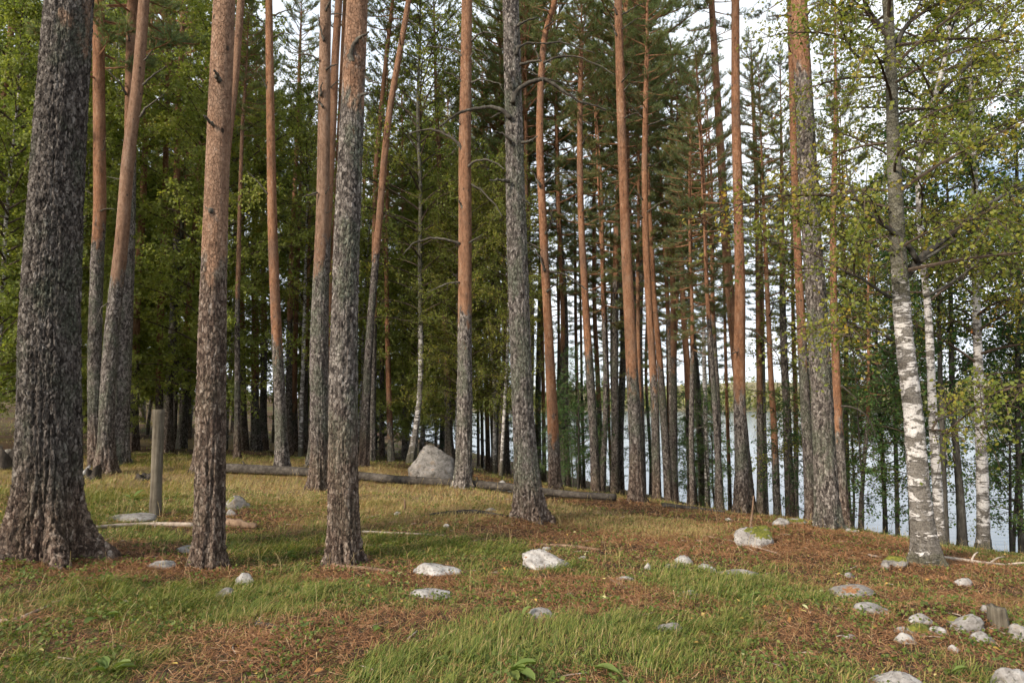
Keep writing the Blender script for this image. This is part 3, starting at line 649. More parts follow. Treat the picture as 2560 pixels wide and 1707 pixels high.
T('birch', 11.0, [(2350, 1368, 27), (2345, 1260, 24), (2340, 1180, 22), (2333, 1100, 21), (2327, 1000, 19), (2322, 880, 18), (2317, 800, 17), (2311, 720, 16), (2302, 670, 15), (2295, 590, 14), (2290, 500, 13), (2286, 413, 13), (2300, 340, 13), (2323, 262, 12), (2347, 190, 12), (2362, 100, 10), (2366, 0, 9)], 11, None, .2, 4.0,
  'slimmer white birch directly behind the big birch, forked crown', vis=0)
T('alder', 13.0, [(2367, 1374, 15), (2361, 1250, 13), (2356, 1090, 12), (2350, 950, 11), (2348, 880, 10), (2346, 700, 8)], 10, None, 0, 3.4, 'dark straight alder pole beside the slimmer white birch', vis=0)
T('alder', 13.5, [(2407, 1384, 26), (2401, 1260, 19), (2395, 1190, 17), (2388, 1110, 15), (2380, 1040, 14), (2375, 880, 12), (2372, 700, 9)], 10, None, 0, 3.2, 'dark forked alder standing between two white birches', vis=0)
T('birch', 12.0, [(2459, 1385, 33), (2458, 1300, 28), (2456, 1200, 27), (2452, 1100, 24), (2449, 1050, 23), (2445, 900, 20), (2441, 800, 18), (2439, 700, 16), (2438, 580, 15), (2436, 470, 14), (2434, 400, 13), (2430, 300, 11), (2424, 180, 9)], 11, None, .12, 3.6,
  'upright white birch with dark bands near the pale lakeside rock', vis=0)
T('alder', 13.5, [(2553, 1360, 14), (2548, 1200, 12), (2545, 1050, 11), (2545, 880, 10), (2547, 640, 9), (2546, 500, 8)], 10, None, 0, 3.4, 'dark alder at the edge of the picture behind the pale lakeside rock', vis=0)
T('alder', 14.0, [(2534, 1356, 8), (2540, 1250, 7), (2546, 1150, 6)], 5, None, 0, 2.2, 'leaning finger thin sapling stem by the pale lakeside rock', vis=0)
# --- far west edge
T('pine', 18.0, [(-92, 1130, 22), (-60, 860, 18), (-20, 520, 15), (0, 350, 14), (20, 200, 14), (40, 0, 13)], 15, 700, .2, 12, 'thin brown pine leaning in from the edge above bright birch leaves', vis=0)
# ------------------------------------------------------------------ terrain
WATER_Z = -2.6
SHORE = np.array([(44, -60), (25, -10), (19.5, 4), (15.5, 12), (12.5, 17), (6.5, 29), (-5, 58), (-24, 110), (-80, 260), (-220, 800), (-600, 2500)], float)

def shore_dist(x, y):
    """signed distance from the shore line, positive on land"""
    P = np.stack([x, y], -1)
    best = np.full(len(P), 1e9); sgn = np.ones(len(P))
    for a, b in zip(SHORE[:-1], SHORE[1:]):
        d = b - a
        t = np.clip(((P - a) @ d) / (d @ d), 0, 1)
        q = P - (a + t[:, None] * d)
        dist = np.hypot(q[:, 0], q[:, 1])
        s = d[0] * (P[:, 1] - a[1]) - d[1] * (P[:, 0] - a[0])
        m = dist < best
        best = np.where(m, dist, best); sgn = np.where(m, np.sign(s), sgn)
    return best * sgn

ctrl = []
for t in TREES:
    if t['vis']:
        p = at(t['pts'][0][0], t['pts'][0][1], t['Y'])
        ctrl.append(p)
# further seen ground points: (u, v, distance)
for u, v, Y in [(388, 1287, 9.0), (1085, 1212, 14.6), (2450, 1388, 11.2), (2545, 1372, 11), (2350, 1374, 10.4), (1950, 1296, 12.0), (1780, 1284, 13.0), (1700, 1272, 13.3), (1450, 1250, 13.6),
                (1250, 1222, 15.5), (1400, 1236, 14.2), (1030, 1170, 18), (2330, 1560, 5.2), (2230, 1340, 10.3), (1500, 1330, 10), (1300, 1440, 6.6), (2000, 1500, 5.7), (1280, 1690, 3.7), (300, 1690, 3.75), (2450, 1690, 3.9),
                (200, 1060, 34), (380, 1060, 36), (30, 1050, 36), (620, 1090, 34), (800, 1110, 30), (15, 1140, 20), (900, 1130, 27), (560, 1200, 14)]:
    ctrl.append(at(u, v, Y))
ctrl += [np.array(c, float) for c in [(0, 0, 0), (-4, 1, .1), (4, 1, -.12), (0, -20, 0), (-30, -20, .5), (20, -20, -.9), (12, 5, -.9), (-14, 8, .55), (-25, 14, .8), (-30, 40, 1.5), (-45, 60, 2.5), (-20, 70, 1.8), (-60, 10, 1.6),
                                      (-60, 120, 3.5), (-35, 150, 2.5), (5.5, 22, -1.7), (2, 27, -1.5), (0, 34, -1.5), (-5, 40, -1.0), (-9, 52, -1.0), (-2, 22, -.5), (7, 16, -1.25), (9.2, 14.5, -1.5)]]
ctrl = np.array(ctrl)

def _phi(r): return np.sqrt(r * r + 1.2)
_n = len(ctrl)
_A = _phi(np.hypot(ctrl[:, None, 0] - ctrl[None, :, 0], ctrl[:, None, 1] - ctrl[None, :, 1])) - np.eye(_n) * 0.35
_B = np.zeros((_n + 3, _n + 3)); _B[:_n, :_n] = _A
_B[:_n, _n] = 1; _B[:_n, _n + 1] = ctrl[:, 0]; _B[:_n, _n + 2] = ctrl[:, 1]; _B[_n:, :_n] = _B[:_n, _n:].T
_W = np.linalg.solve(_B, np.r_[ctrl[:, 2], 0, 0, 0])

def base_height(x, y):
    x = np.atleast_1d(np.asarray(x, float)).ravel(); y = np.atleast_1d(np.asarray(y, float)).ravel()
    z = np.zeros_like(x)
    for k in range(0, len(x), 20000):
        s = slice(k, k + 20000)
        r = np.hypot(x[s, None] - ctrl[None, :, 0], y[s, None] - ctrl[None, :, 1])
        z[s] = _phi(r) @ _W[:_n] + _W[_n] + _W[_n + 1] * x[s] + _W[_n + 2] * y[s]
    R = np.hypot(x, y)
    f = smooth(R, 70, 190)
    z = np.clip(z, -4, 6) * (1 - f) + 3.5 * f
    d = np.hypot(x, y - 6)
    z += n2(x * 1.4, y * 1.4, 3, 4) * 0.07 + n2(x * 7, y * 7, 9, 3) * 0.03 * np.exp(-d / 18)
    z += .15 * np.exp(-((x - 3.25) / .48) ** 2 - ((y - 5.15) / .30) ** 2) * (1 + .5 * n2(x * 5, y * 5, 61, 2))
    s = shore_dist(x, y)
    bank = WATER_Z - 0.02 + np.where(s > 0, 0.46 * s, 0.22 * s) + n2(x * .6, y * .6, 5, 3) * 0.15
    k = 0.35
    h = np.clip(0.5 + 0.5 * (bank - z) / k, 0, 1)
    z = bank * (1 - h) + z * h - k * h * (1 - h)
    return np.maximum(z, -7)

# sinh spaced grid, fine near the camera, reaching to the horizon
def axis(lo, hi, n, c, s):
    a, b = math.asinh((lo - c) / s), math.asinh((hi - c) / s)
    return c + s * np.sinh(np.linspace(a, b, n))
GX = axis(-700, 160, 330, 0, 6.0)
GY = axis(-120, 1200, 360, 6.0, 4.5)
gx, gy = np.meshgrid(GX, GY, indexing='ij')
GZ = base_height(gx.ravel(), gy.ravel()).reshape(gx.shape)

def ground(x, y):
    x = np.atleast_1d(np.asarray(x, float)); y = np.atleast_1d(np.asarray(y, float))
    i = np.clip(np.searchsorted(GX, x) - 1, 0, len(GX) - 2); j = np.clip(np.searchsorted(GY, y) - 1, 0, len(GY) - 2)
    a = np.clip((x - GX[i]) / (GX[i + 1] - GX[i]), 0, 1); b = np.clip((y - GY[j]) / (GY[j + 1] - GY[j]), 0, 1)
    return (GZ[i, j] * (1 - a) * (1 - b) + GZ[i + 1, j] * a * (1 - b) + GZ[i, j + 1] * (1 - a) * b + GZ[i + 1, j + 1] * a * b)

def g1(x, y): return float(ground(x, y)[0])

def hit(u, v):
    """where the sight line through photo pixel (u, v) meets the ground"""
    d = ray(u, v)
    t = np.arange(2.0, 60.0, 0.02)
    x, y, z = d[0] * t, d[1] * t, EYE + d[2] * t
    below = z < ground(x, y)
    k = int(np.argmax(below)) if below.any() else len(t) - 1
    return np.array([x[k], y[k], g1(x[k], y[k])])

# ------------------------------------------------------------------ where grass, dry grass and bare needles lie
BL_G = [(640, 1500, .75, 1.1), (480, 1545, .45, .7), (800, 1500, .4, .8), (1080, 1380, .8, .9), (1250, 1370, .6, 1.0), (1380, 1420, .35, 1.0), (1700, 1470, .8, 1.0), (1850, 1450, .6, .8), (1950, 1420, .6, .5),
        (120, 1680, .5, 1.0), (300, 1640, .35, .5), (1000, 1690, .4, 1.1), (1200, 1640, .5, .7), (1500, 1640, .6, .7), (1750, 1640, .4, .6), (1880, 1560, .5, .8), (2150, 1640, .5, .5), (2420, 1490, .5, .45), (180, 1500, .7, .6), (350, 1480, .6, .5),
        (330, 1340, 1.1, .6), (640, 1380, .7, .8), (700, 1350, .8, .7), (1000, 1350, .9, .7), (430, 1220, 1.8, .9), (300, 1240, 1.4, .8), (60, 1300, 1.0, .9), (600, 1160, 1.8, .55), (440, 1150, 2.2, .6), (950, 1280, 1.0, .5),
        (1560, 1340, .8, .35), (2200, 1450, .5, .5), (2420, 1660, .4, .4), (1050, 1560, .5, .4), (1350, 1560, .5, .5)]
BL_N = [(170, 1410, .8, 1.0), (300, 1395, .5, .9), (520, 1435, .35, .8), (870, 1425, .5, 1.0), (980, 1440, .45, .9), (1075, 1455, .35, .7), (1420, 1480, .7, 1.1), (1560, 1490, .5, .8), (1320, 1310, .9, 1.0), (1450, 1320, 1.0, .5), (2150, 1350, 1.3, 1.7), (2050, 1345, 1.0, 1.5), (1700, 1360, 1.2, .9), (1850, 1390, .8, .7), (2300, 1480, .8, .8),
        (2250, 1400, .6, .9), (2450, 1420, .9, 1.1), (2330, 1450, .45, .8), (1900, 1350, .9, .7), (1600, 1270, .9, 1.0), (1500, 1255, 1.0, .6), (650, 1300, .7, .9), (2370, 1580, .5, 1.0), (2100, 1560, .45, .7), (780, 1580, .45, .8), (580, 1600, .4, .5), (700, 1640, .35, .8),
        (330, 1560, .3, .6), (1500, 1720, .3, .6), (1150, 1190, 1.2, .8), (2000, 1620, .4, .7), (1990, 1310, 1.0, 1.1), (1750, 1290, 1.3, .8), (420, 1590, .3, .5), (30, 1560, .3, .8)]
BL_D = [(700, 1190, 2.6, .9), (880, 1230, 2.0, 1.0), (1050, 1260, 1.6, 1.1), (1200, 1270, 1.2, .8), (1450, 1290, 1.3, .9), (1600, 1320, 1.3, .8), (1750, 1330, 1.0, .8), (560, 1110, 3, .8), (90, 1190, 2.5, .6), (850, 1180, 2, .6), (780, 1320, .8, .5), (2050, 1400, .8, .4), (2260, 1560, .6, .5), (1900, 1400, .6, .4)]
def _blobs(L): return [(hit(u, v)[:2], r, s) for u, v, r, s in L]
WG, WN, WD = _blobs(BL_G), _blobs(BL_N), _blobs(BL_D)
def _field(x, y, L):
    f = np.zeros_like(x)
    for c, r, s in L:
        f += s * np.exp(-((x - c[0]) ** 2 + (y - c[1]) ** 2) / (r * r))
    return f
def fields(x, y):
    x = np.asarray(x, float).ravel(); y = np.asarray(y, float).ravel()
    k = n2(x * .9, y * .9, 41, 4) ; k2 = n2(x * 2.7, y * 2.7, 77, 3)
    near = 1 - smooth(np.hypot(x, y), 9, 16)
    k3 = n2(x * 6.5, y * 6.5, 91, 2)
    k4 = n2(x * 15, y * 15, 191, 2)
    g = 0.40 + 0.45 * k + .6 * k2 + .75 * k3 + .5 * k4 + .55 * _field(x, y, WG) - .52 * _field(x, y, WN) - .25 * _field(x, y, WD)
    d = 0.12 + 0.5 * n2(x * .7, y * .7, 55, 3) + .4 * k3 + _field(x, y, WD) - .5 * _field(x, y, WN) + .25 * (1 - near)
    return np.clip(g, 0, 1), np.clip(d, 0, 1)

mb = MB()
nx, ny = gx.shape
i, j = np.meshgrid(np.arange(nx - 1), np.arange(ny - 1), indexing='ij')
Q = np.stack([i * ny + j, (i + 1) * ny + j, (i + 1) * ny + j + 1, i * ny + j + 1], -1).reshape(-1, 4)
fg, fd = fields(gx.ravel(), gy.ravel())
mb.add(np.stack([gx.ravel(), gy.ravel(), GZ.ravel()], 1), Q, green=fg, dry=fd)
tag(obj('ground', mb.mesh('ground', [M['ground']])), kind='structure')

# lake, reaching to the horizon
mb = MB()
wx = np.array([-900, 3500.0]); wy = np.array([-300, 4000.0])
mb.add([(-900, -300, WATER_Z), (3500, -300, WATER_Z), (3500, 4000, WATER_Z), (-900, 4000, WATER_Z)], [(0, 1, 2, 3)])
tag(obj('lake_water', mb.mesh('lake_water', [M['water']])), kind='structure')

# far shore: a low wooded hill across the lake
hx = np.linspace(-500, 900, 140); hy = np.linspace(430, 900, 40)
ax, ay = np.meshgrid(hx, hy, indexing='ij')
edge = 470 + 25 * n2(ax.ravel() * .006, ay.ravel() * 0, 3, 3).reshape(ax.shape)
rise = smooth(ax, -150, 260)
hz = WATER_Z - 1 + smooth(ay, edge - 8, edge + 230) * (9 + 16 * rise + 8 * n2(ax.ravel() * .008, ay.ravel() * .008, 8, 3).reshape(ax.shape)) + 2.0 * smooth(ay, edge - 6, edge + 4)
nx, ny = ax.shape
i, j = np.meshgrid(np.arange(nx - 1), np.arange(ny - 1), indexing='ij')
Q = np.stack([i * ny + j, (i + 1) * ny + j, (i + 1) * ny + j + 1, i * ny + j + 1], -1).reshape(-1, 4)
mb = MB(); mb.add(np.stack([ax.ravel(), ay.ravel(), hz.ravel()], 1), Q)
tag(obj('far_shore_hill', mb.mesh('far_shore_hill', [M['farland']])), kind='structure')
def hill_z(x, y):
    i = np.clip(((x - hx[0]) / (hx[1] - hx[0])).astype(int), 0, len(hx) - 1); j = np.clip(((y - hy[0]) / (hy[1] - hy[0])).astype(int), 0, len(hy) - 1)
    return hz[i, j]
mb = MB()
K = 1500
fx = rng.uniform(-420, 820, K); fy = 470 + 25 * n2(fx * .006, fx * 0, 3, 3) + rng.uniform(-2, 1, K) + rng.exponential(60, K)
fz = hill_z(fx, np.minimum(fy, 880)); fh = rng.uniform(6, 12, K); conif = rng.random(K) < .35
per = 70
for c in range(2):
    idx = np.where(conif == bool(c))[0]
    k = len(idx)
    u = rng.random((k, per)); a = rng.uniform(0, 2 * math.pi, (k, per)); rr = np.sqrt(rng.random((k, per)))
    prof = (1 - u) * .24 if c else np.sqrt(np.clip(1 - (2 * u - 1) ** 2, 0, 1)) * .36
    ctr = np.stack([fx[idx][:, None] + np.cos(a) * rr * prof * fh[idx][:, None], fy[idx][:, None] + np.sin(a) * rr * prof * fh[idx][:, None], fz[idx][:, None] + (0.05 + u * .95) * fh[idx][:, None]], -1).reshape(-1, 3)
    d1 = rng.normal(size=(k * per, 3)); d1 /= np.linalg.norm(d1, axis=1)[:, None]
    d2 = np.cross(d1, rng.normal(size=(k * per, 3))); d2 /= np.linalg.norm(d2, axis=1)[:, None]
    s = rng.uniform(.5, 1.1, (k * per, 1))
    V = np.stack([ctr + d1 * s, ctr + d2 * s, ctr - d1 * s, ctr - d2 * s], 1).reshape(-1, 3)
    tone = np.repeat(np.clip(rng.normal(.55 - .3 * c, .2, k), 0, 1), per * 4) + rng.normal(0, .08, k * per * 4)
    mb.add(V, np.arange(k * per * 4).reshape(-1, 4), tone=np.clip(tone, 0, 1))
tag(obj('far_shore_forest', mb.mesh('far_shore_forest', [M['farleaf']])), 'yellowish green forest covering the low far shore across the lake', 'forest', kind='stuff')
# ------------------------------------------------------------------ crowns
def rand_dirs(n):
    d = rng.normal(size=(n, 3))
    return d / np.linalg.norm(d, axis=1)[:, None]

def add_needles(mb, P, D, per, ln, wd, m=0, base_tone=.4, spread=.95, up=.25):
    """tufts at P (n,3) pointing along D: 'per' needle blades each"""
    n = len(P)
    d = D[:, None, :] * .7 + rand_dirs(n * per).reshape(n, per, 3) * spread
    d[..., 2] += up
    d /= np.linalg.norm(d, axis=2)[..., None]
    s = np.cross(d, rand_dirs(n * per).reshape(n, per, 3)); s /= np.linalg.norm(s, axis=2)[..., None] + 1e-9
    L = rng.uniform(.7, 1.2, (n, per, 1)) * ln
    o = P[:, None, :] - D[:, None, :] * rng.random((n, per, 1)) * ln * .7
    V = np.stack([o - s * wd * .5, o + s * wd * .5, o + d * L], 2).reshape(-1, 3)
    tone = np.clip(np.repeat(base_tone + rng.normal(0, .16, n), per * 3) + np.repeat(rng.normal(0, .07, n * per), 3), 0, 1)
    mb.add(V, None, np.arange(n * per * 3).reshape(-1, 3), m, tone=tone)

def add_leaves(mb, P, sz, m=0, base=.4, var=.2, droop=.5):
    n = len(P)
    d = rand_dirs(n); d[:, 2] = d[:, 2] * .6 - droop; d /= np.linalg.norm(d, axis=1)[:, None]
    s = np.cross(d, rand_dirs(n)); s /= np.linalg.norm(s, axis=1)[:, None] + 1e-9
    nrm = np.cross(d, s)
    L = rng.uniform(.7, 1.25, (n, 1)) * sz
    W = L * .40
    V = np.stack([P, P + d * L * .45 + s * W + nrm * L * .08, P + d * L, P + d * L * .45 - s * W + nrm * L * .08], 1).reshape(-1, 3)
    if np.isscalar(base): base = np.full(n, base)
    tone = np.clip(base + rng.normal(0, var, n), 0, 1)
    mb.add(V, np.arange(n * 4).reshape(-1, 4), None, m, tone=np.repeat(tone, 4))

def limb_path(p0, az, el, L, bend, n=7, wob=.06):
    t = np.linspace(0, 1, n)
    e = el + bend * t
    dx = np.cos(e); dz = np.sin(e)
    a = az + np.cumsum(rng.normal(0, wob, n))
    st = np.stack([np.cos(a) * dx, np.sin(a) * dx, dz], 1) * (L / (n - 1))
    return p0 + np.r_[[[0, 0, 0]], np.cumsum(st[:-1], 0)]

def pine_crown(name, H=6.5, R=1.8, nl=64, droop=0.0, tuft=13, dens=1.0):
    nl = int(nl * 1.2)
    mb = MB()
    V, Q, T3 = tube_data([(0, 0, -.3), (0.02, 0, H * .5), (0, .03, H)], [.05, .04, .008], 5)
    mb.add(V, Q, T3, 1)
    TP, TD, BT = [], [], []
    for k in range(nl):
        t = (k + rng.random()) / nl
        z = H * (t ** .85)
        prof = (0.35 + .75 * math.sin(min(1, t * 1.9 + .25) * math.pi / 2)) * math.sqrt(max(0.03, 1 - t ** 1.7))
        L = R * prof * rng.uniform(.55, 1.15)
        az = k * 2.39996 + rng.normal(0, .35)
        el = -.1 - droop + .85 * t + rng.normal(0, .15)
        P = limb_path(np.array([0, 0, z]), az, el, L, rng.uniform(.1, .55), 7)
        V, Q, T3 = tube_data(P, np.linspace(.011 + .012 * L, .004, 7), 4, False)
        mb.add(V, Q, None, 1)
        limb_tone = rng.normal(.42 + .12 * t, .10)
        ntw = max(4, int(13 * dens * L / 1.2 + 3))
        for q in range(ntw):
            s = rng.uniform(.38, 1.0)
            f = s * 6; i0 = min(5, int(f)); p = P[i0] + (P[min(6, i0 + 1)] - P[i0]) * (f - i0)
            d = P[min(6, i0 + 1)] - P[i0]; d /= np.linalg.norm(d) + 1e-9
            side = np.cross(d, [0, 0, 1]) * rng.choice([-1, 1])
            td = d * rng.uniform(.3, 1) + side * rng.uniform(.2, 1.0) + np.array([0, 0, rng.uniform(.0, .5)])
            td /= np.linalg.norm(td)
            l = rng.uniform(.18, .42) * (1.15 - .4 * s)
            e = p + td * l + np.array([0, 0, .04])
            V, Q, T3 = tube_data([p, (p + e) / 2 + [0, 0, -.01], e], [.006, .004, .003], 3, False)
            mb.add(V, Q, None, 1)
            for w in np.linspace(.35, 1, 4):
                TP.append(p + (e - p) * w + rng.normal(0, .02, 3)); TD.append(td); BT.append(limb_tone)
        TP.append(P[-1]); TD.append((P[-1] - P[-2]) / np.linalg.norm(P[-1] - P[-2])); BT.append(limb_tone)
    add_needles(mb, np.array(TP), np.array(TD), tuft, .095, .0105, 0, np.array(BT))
    return mb.mesh(name, [M['needle'], M['orangetwig']], False)

def spruce_crown(name, H=9, R=1.7):
    mb = MB(); TP, TD = [], []
    V, Q, T3 = tube_data([(0, 0, -.2), (0, 0, H)], [.09, .01], 6); mb.add(V, Q, T3, 1)
    for k in range(150):
        t = ((k + rng.random()) / 150) ** .9
        L = R * (1 - t) ** .85 * rng.uniform(.75, 1.1) + .08
        P = limb_path(np.array([0, 0, t * H * .98]), k * 2.4 + rng.normal(0, .3), -.15 - .35 * (1 - t), L, .35, 6)
        V, Q, T3 = tube_data(P, np.linspace(.014, .004, 6), 3, False); mb.add(V, Q, None, 1)
        for q in range(int(7 + 12 * L)):
            s = rng.uniform(.15, 1) * 5; i0 = min(4, int(s)); p = P[i0] + (P[i0 + 1] - P[i0]) * (s - i0)
            d = P[i0 + 1] - P[i0]; d /= np.linalg.norm(d)
            td = d + np.cross(d, [0, 0, 1]) * rng.uniform(-1, 1) + [0, 0, -.25]; td /= np.linalg.norm(td)
            for w in (.08, .2):
                TP.append(p + td * w); TD.append(td)
    add_needles(mb, np.array(TP), np.array(TD), 12, .10, .010, 0, .45, .7, .0)
    return mb.mesh(name, [M['spruce'], M['twig']], False)

def leafy(name, limbs, leaf, sz, per_m, base, var, droop=.5, twl=(.25, .7), tw_m=9, start=.25, bark='twig', yellow=0.0, tube=True, thick=.011, hang=.35):
    """twigs and leaves along given limb polylines"""
    mb = MB(); LP, LB = [], []
    for P, tone in limbs:
        P = np.asarray(P, float); n = len(P)
        L = np.linalg.norm(np.diff(P, axis=0), axis=1).sum()
        if tube:
            V, Q, T3 = tube_data(P, np.linspace(thick * .55 + .008 * L, .003, n), 5, False); mb.add(V, Q, None, 1)
        for q in range(max(2, int(L * tw_m))):
            s = rng.uniform(start, 1.0) * (n - 1); i0 = min(n - 2, int(s)); p = P[i0] + (P[i0 + 1] - P[i0]) * (s - i0)
            d = P[i0 + 1] - P[i0]; d /= np.linalg.norm(d) + 1e-9
            td = d * rng.uniform(.3, 1) + rand_dirs(1)[0] * .9; td[2] += .05; td /= np.linalg.norm(td)
            l = rng.uniform(*twl)
            m1 = p + td * l * .55; e = p + td * l * .9 + np.array([0, 0, -hang * l])
            V, Q, T3 = tube_data([p, m1, e], [.0055, .004, .0025], 3, False); mb.add(V, Q, None, 1)
            k = max(3, int(l * per_m))
            w = rng.uniform(.15, 1.05, (k, 1))
            pts = np.where(w < .55, p + (m1 - p) * (w / .55), m1 + (e - m1) * ((w - .55) / .45)) + rng.normal(0, .045, (k, 3))
            LP.append(pts); LB.append(np.full(k, tone + rng.normal(0, .07) + (rng.random() < yellow) * .3))
    add_leaves(mb, np.concatenate(LP), sz, 0, np.concatenate(LB), var, droop)
    return mb.mesh(name, [M[leaf], M[bark]], False)

def birch_limbs(H, R, nl, el0=.75, z0=0.0, base=.35):
    out = []
    for k in range(nl):
        t = (k + rng.random()) / nl
        z = z0 + (H - z0) * t ** .95
        L = R * (.45 + .75 * math.sin(min(1, t * 1.5 + .3) * math.pi / 2)) * math.sqrt(max(.05, 1 - t ** 2)) * rng.uniform(.6, 1.15)
        P = limb_path(np.array([0, 0, z]), k * 2.4 + rng.normal(0, .4), el0 * (.55 + .6 * t) + rng.normal(0, .12), L, -.75 + .5 * t, 8, .08)
        out.append((P, base + rng.normal(0, .1)))
    return out

CR = {}
CR['pine'] = [pine_crown('pine_crown', 6.5, 1.9, 62), pine_crown('pine_crown', 7.5, 1.7, 70), pine_crown('pine_crown', 6.0, 2.1, 56), pine_crown('pine_crown', 7.0, 1.6, 60, .1)]
CR['pine_low'] = [pine_crown('low_pine_crown', 8.5, 1.55, 58, .18, 12, .95), pine_crown('low_pine_crown', 9.5, 1.7, 64, .25, 12, .95), pine_crown('low_pine_crown', 8.0, 1.4, 50, .1, 12, .95)]
CR['birch'] = [leafy('birch_crown', birch_limbs(9, 2.3, 72), 'birchleaf', .060, 30, .34, .10, tw_m=11),
               leafy('birch_crown', birch_limbs(10, 2.1, 76), 'birchleaf', .060, 30, .34, .10, tw_m=11),
               leafy('birch_crown', birch_limbs(9.5, 2.5, 74), 'birchleaf', .060, 30, .40, .10, tw_m=11, yellow=.05)]
CR['bright'] = [leafy('bright_birch_crown', birch_limbs(10.5, 2.6, 84), 'brightleaf', .068, 58, .40, .16, tw_m=13, start=.12),
                leafy('bright_birch_crown', birch_limbs(10, 2.4, 80), 'brightleaf', .068, 58, .40, .16, tw_m=13, start=.12)]
CR['alder'] = [leafy('alder_crown', birch_limbs(6.0, 1.5, 40, .6), 'alderleaf', .070, 24, .40, .16, tw_m=11),
               leafy('alder_crown', birch_limbs(5.5, 1.3, 36, .5), 'alderleaf', .070, 24, .45, .16, tw_m=11)]
CR['spruce'] = [spruce_crown('spruce_crown', 9, 1.8), spruce_crown('spruce_crown', 11, 1.9)]

# ------------------------------------------------------------------ trunks
def trunk_mesh(name, C, R, segs, spacing, zor, mat_key, low_h, pale, hero, seed, w_low=1.0, tint=.5, lobes=.42):
    """C(z) centre curve and R(z) radius given as arrays over local z (0 at the ground); bark relief is real displacement"""
    z, cx, cy, r = C[:, 2], C[:, 0], C[:, 1], R
    H = z[-1]
    zs = [z[0]]
    while zs[-1] < H:
        zz = zs[-1]
        rr = float(np.interp(zz, z, r))
        st = max(spacing, rr * .0) if zz < hero else max(spacing * 4, .25)
        zs.append(zz + st)
    zs[-1] = H
    zs = np.array(zs)
    if len(zs) < 4: zs = np.linspace(z[0], H, 6)
    X = np.interp(zs, z, cx); Y = np.interp(zs, z, cy); RR = np.interp(zs, z, r)
    th = np.arange(segs) * 2 * math.pi / segs
    ct, sn = np.cos(th), np.sin(th)
    n = len(zs)
    zz = np.repeat(zs, segs); rr = np.repeat(RR, segs)
    ux, uy = np.tile(ct, n), np.tile(sn, n)
    # root flare with lobes
    ph = seed * 1.7
    lob = .5 + .5 * np.sin(np.tile(th, n) * 5 + ph + .8 * np.sin(np.tile(th, n) * 2 + seed))
    fl = np.exp(-np.maximum(zz, 0) / (.55 * RR[2] + .05))
    rr = rr * (1 + fl * (-.10 + lobes * lob ** 2.6))
    px, py = ux * rr, uy * rr
    p3 = np.stack([px, py, zz * .34 + seed * 3.3], 1)
    orange = smooth(zz, zor - 1.3, zor + 1.3) if zor is not None else np.zeros_like(zz)
    plate = np.full_like(zz, .5)
    if hero > 0 and mat_key == 'pine':
        near = zz < hero
        pl = np.full(len(zz), .4)
        warp = np.stack([vnoise(p3 * 12 + 5, 3), vnoise(p3 * 12 + 9, 4), vnoise(p3 * 12 + 14, 5)], 1) * .35
        hi = smooth(zz, .4, 2.2)                                  # long ridges at the foot, small scales higher up
        q = p3 * np.array([44, 44, 42.0]) + warp
        pn = p3[near]; hn = hi[near]
        pl[near] = voro(q[near], 7) * .55 + voro(pn * np.array([66, 66, 74.0]) + warp[near] * 1.3, 11) * .45
        rid = 1 - np.abs(fbm(pn * np.array([17, 17, 3.0]) + warp[near] * .35, 21, 3)) * 3.2
        coarse = fbm(pn * np.array([70, 70, 90.0]), 3, 3)
        amp = (.016 + .012 * np.exp(-np.maximum(zz[near], 0) / .8)) * (1 - .72 * orange[near]) * np.clip(rr[near] / .2, .42, 1.25)
        dsp = np.zeros(len(zz))
        fis = smooth(rid, .40, .95) * (1 - .40 * hn)              # fissures between the ridges
        dsp[near] = amp * (smooth(pl[near], .04, .30) * (.35 + .4 * hn) - .4 - .95 * fis + coarse * .7)
        pl[near] = np.minimum(pl[near] + .05, .5) * (1 - .75 * fis)
        rr = rr + dsp
        plate = np.where(near, pl * (1 + 1.2 * orange), .5)
    elif mat_key == 'birch':
        rr = rr * (1 + .07 * fbm(p3 * 6, 3, 3) + .07 * fbm(p3 * np.array([22, 22, 60.0]), 8, 3) + .16 * np.exp(-np.maximum(zz, 0) / .35) * fbm(p3 * 18, 5, 3))
    else:
        rr = rr * (1 + .05 * fbm(p3 * 9, 3, 3))
    rr = np.maximum(rr, .003)
    V = np.stack([np.repeat(X, segs) + ux * rr, np.repeat(Y, segs) + uy * rr, zz], 1)
    low = smooth(zz + .35 * fbm(p3 * 5, 9, 3), low_h + .45, low_h - .45) if low_h > 0 else np.zeros_like(zz)
    k, s = np.meshgrid(np.arange(n - 1), np.arange(segs), indexing='ij'); s2 = (s + 1) % segs
    Q = np.stack([k * segs + s, k * segs + s2, (k + 1) * segs + s2, (k + 1) * segs + s], -1).reshape(-1, 4)
    mb = MB()
    if mat_key == 'birch':
        old = .6 * np.exp(-np.maximum(zz, 0) / .45) + w_low * .35
        moss = np.exp(-np.maximum(zz, 0) / .22) * .95 + pale * 1.15 * smooth(zz, low_h, low_h + 1.8)
        low, orange = np.clip(moss, 0, 1), np.clip(old, 0, 1)
    mb.add(V, Q, None, 0, orange=orange, low=low, plate=np.clip(plate, 0, 1), pale=np.full(len(V), pale), tint=np.full(len(V), tint))
    return mb.mesh(name, [M[mat_key]])

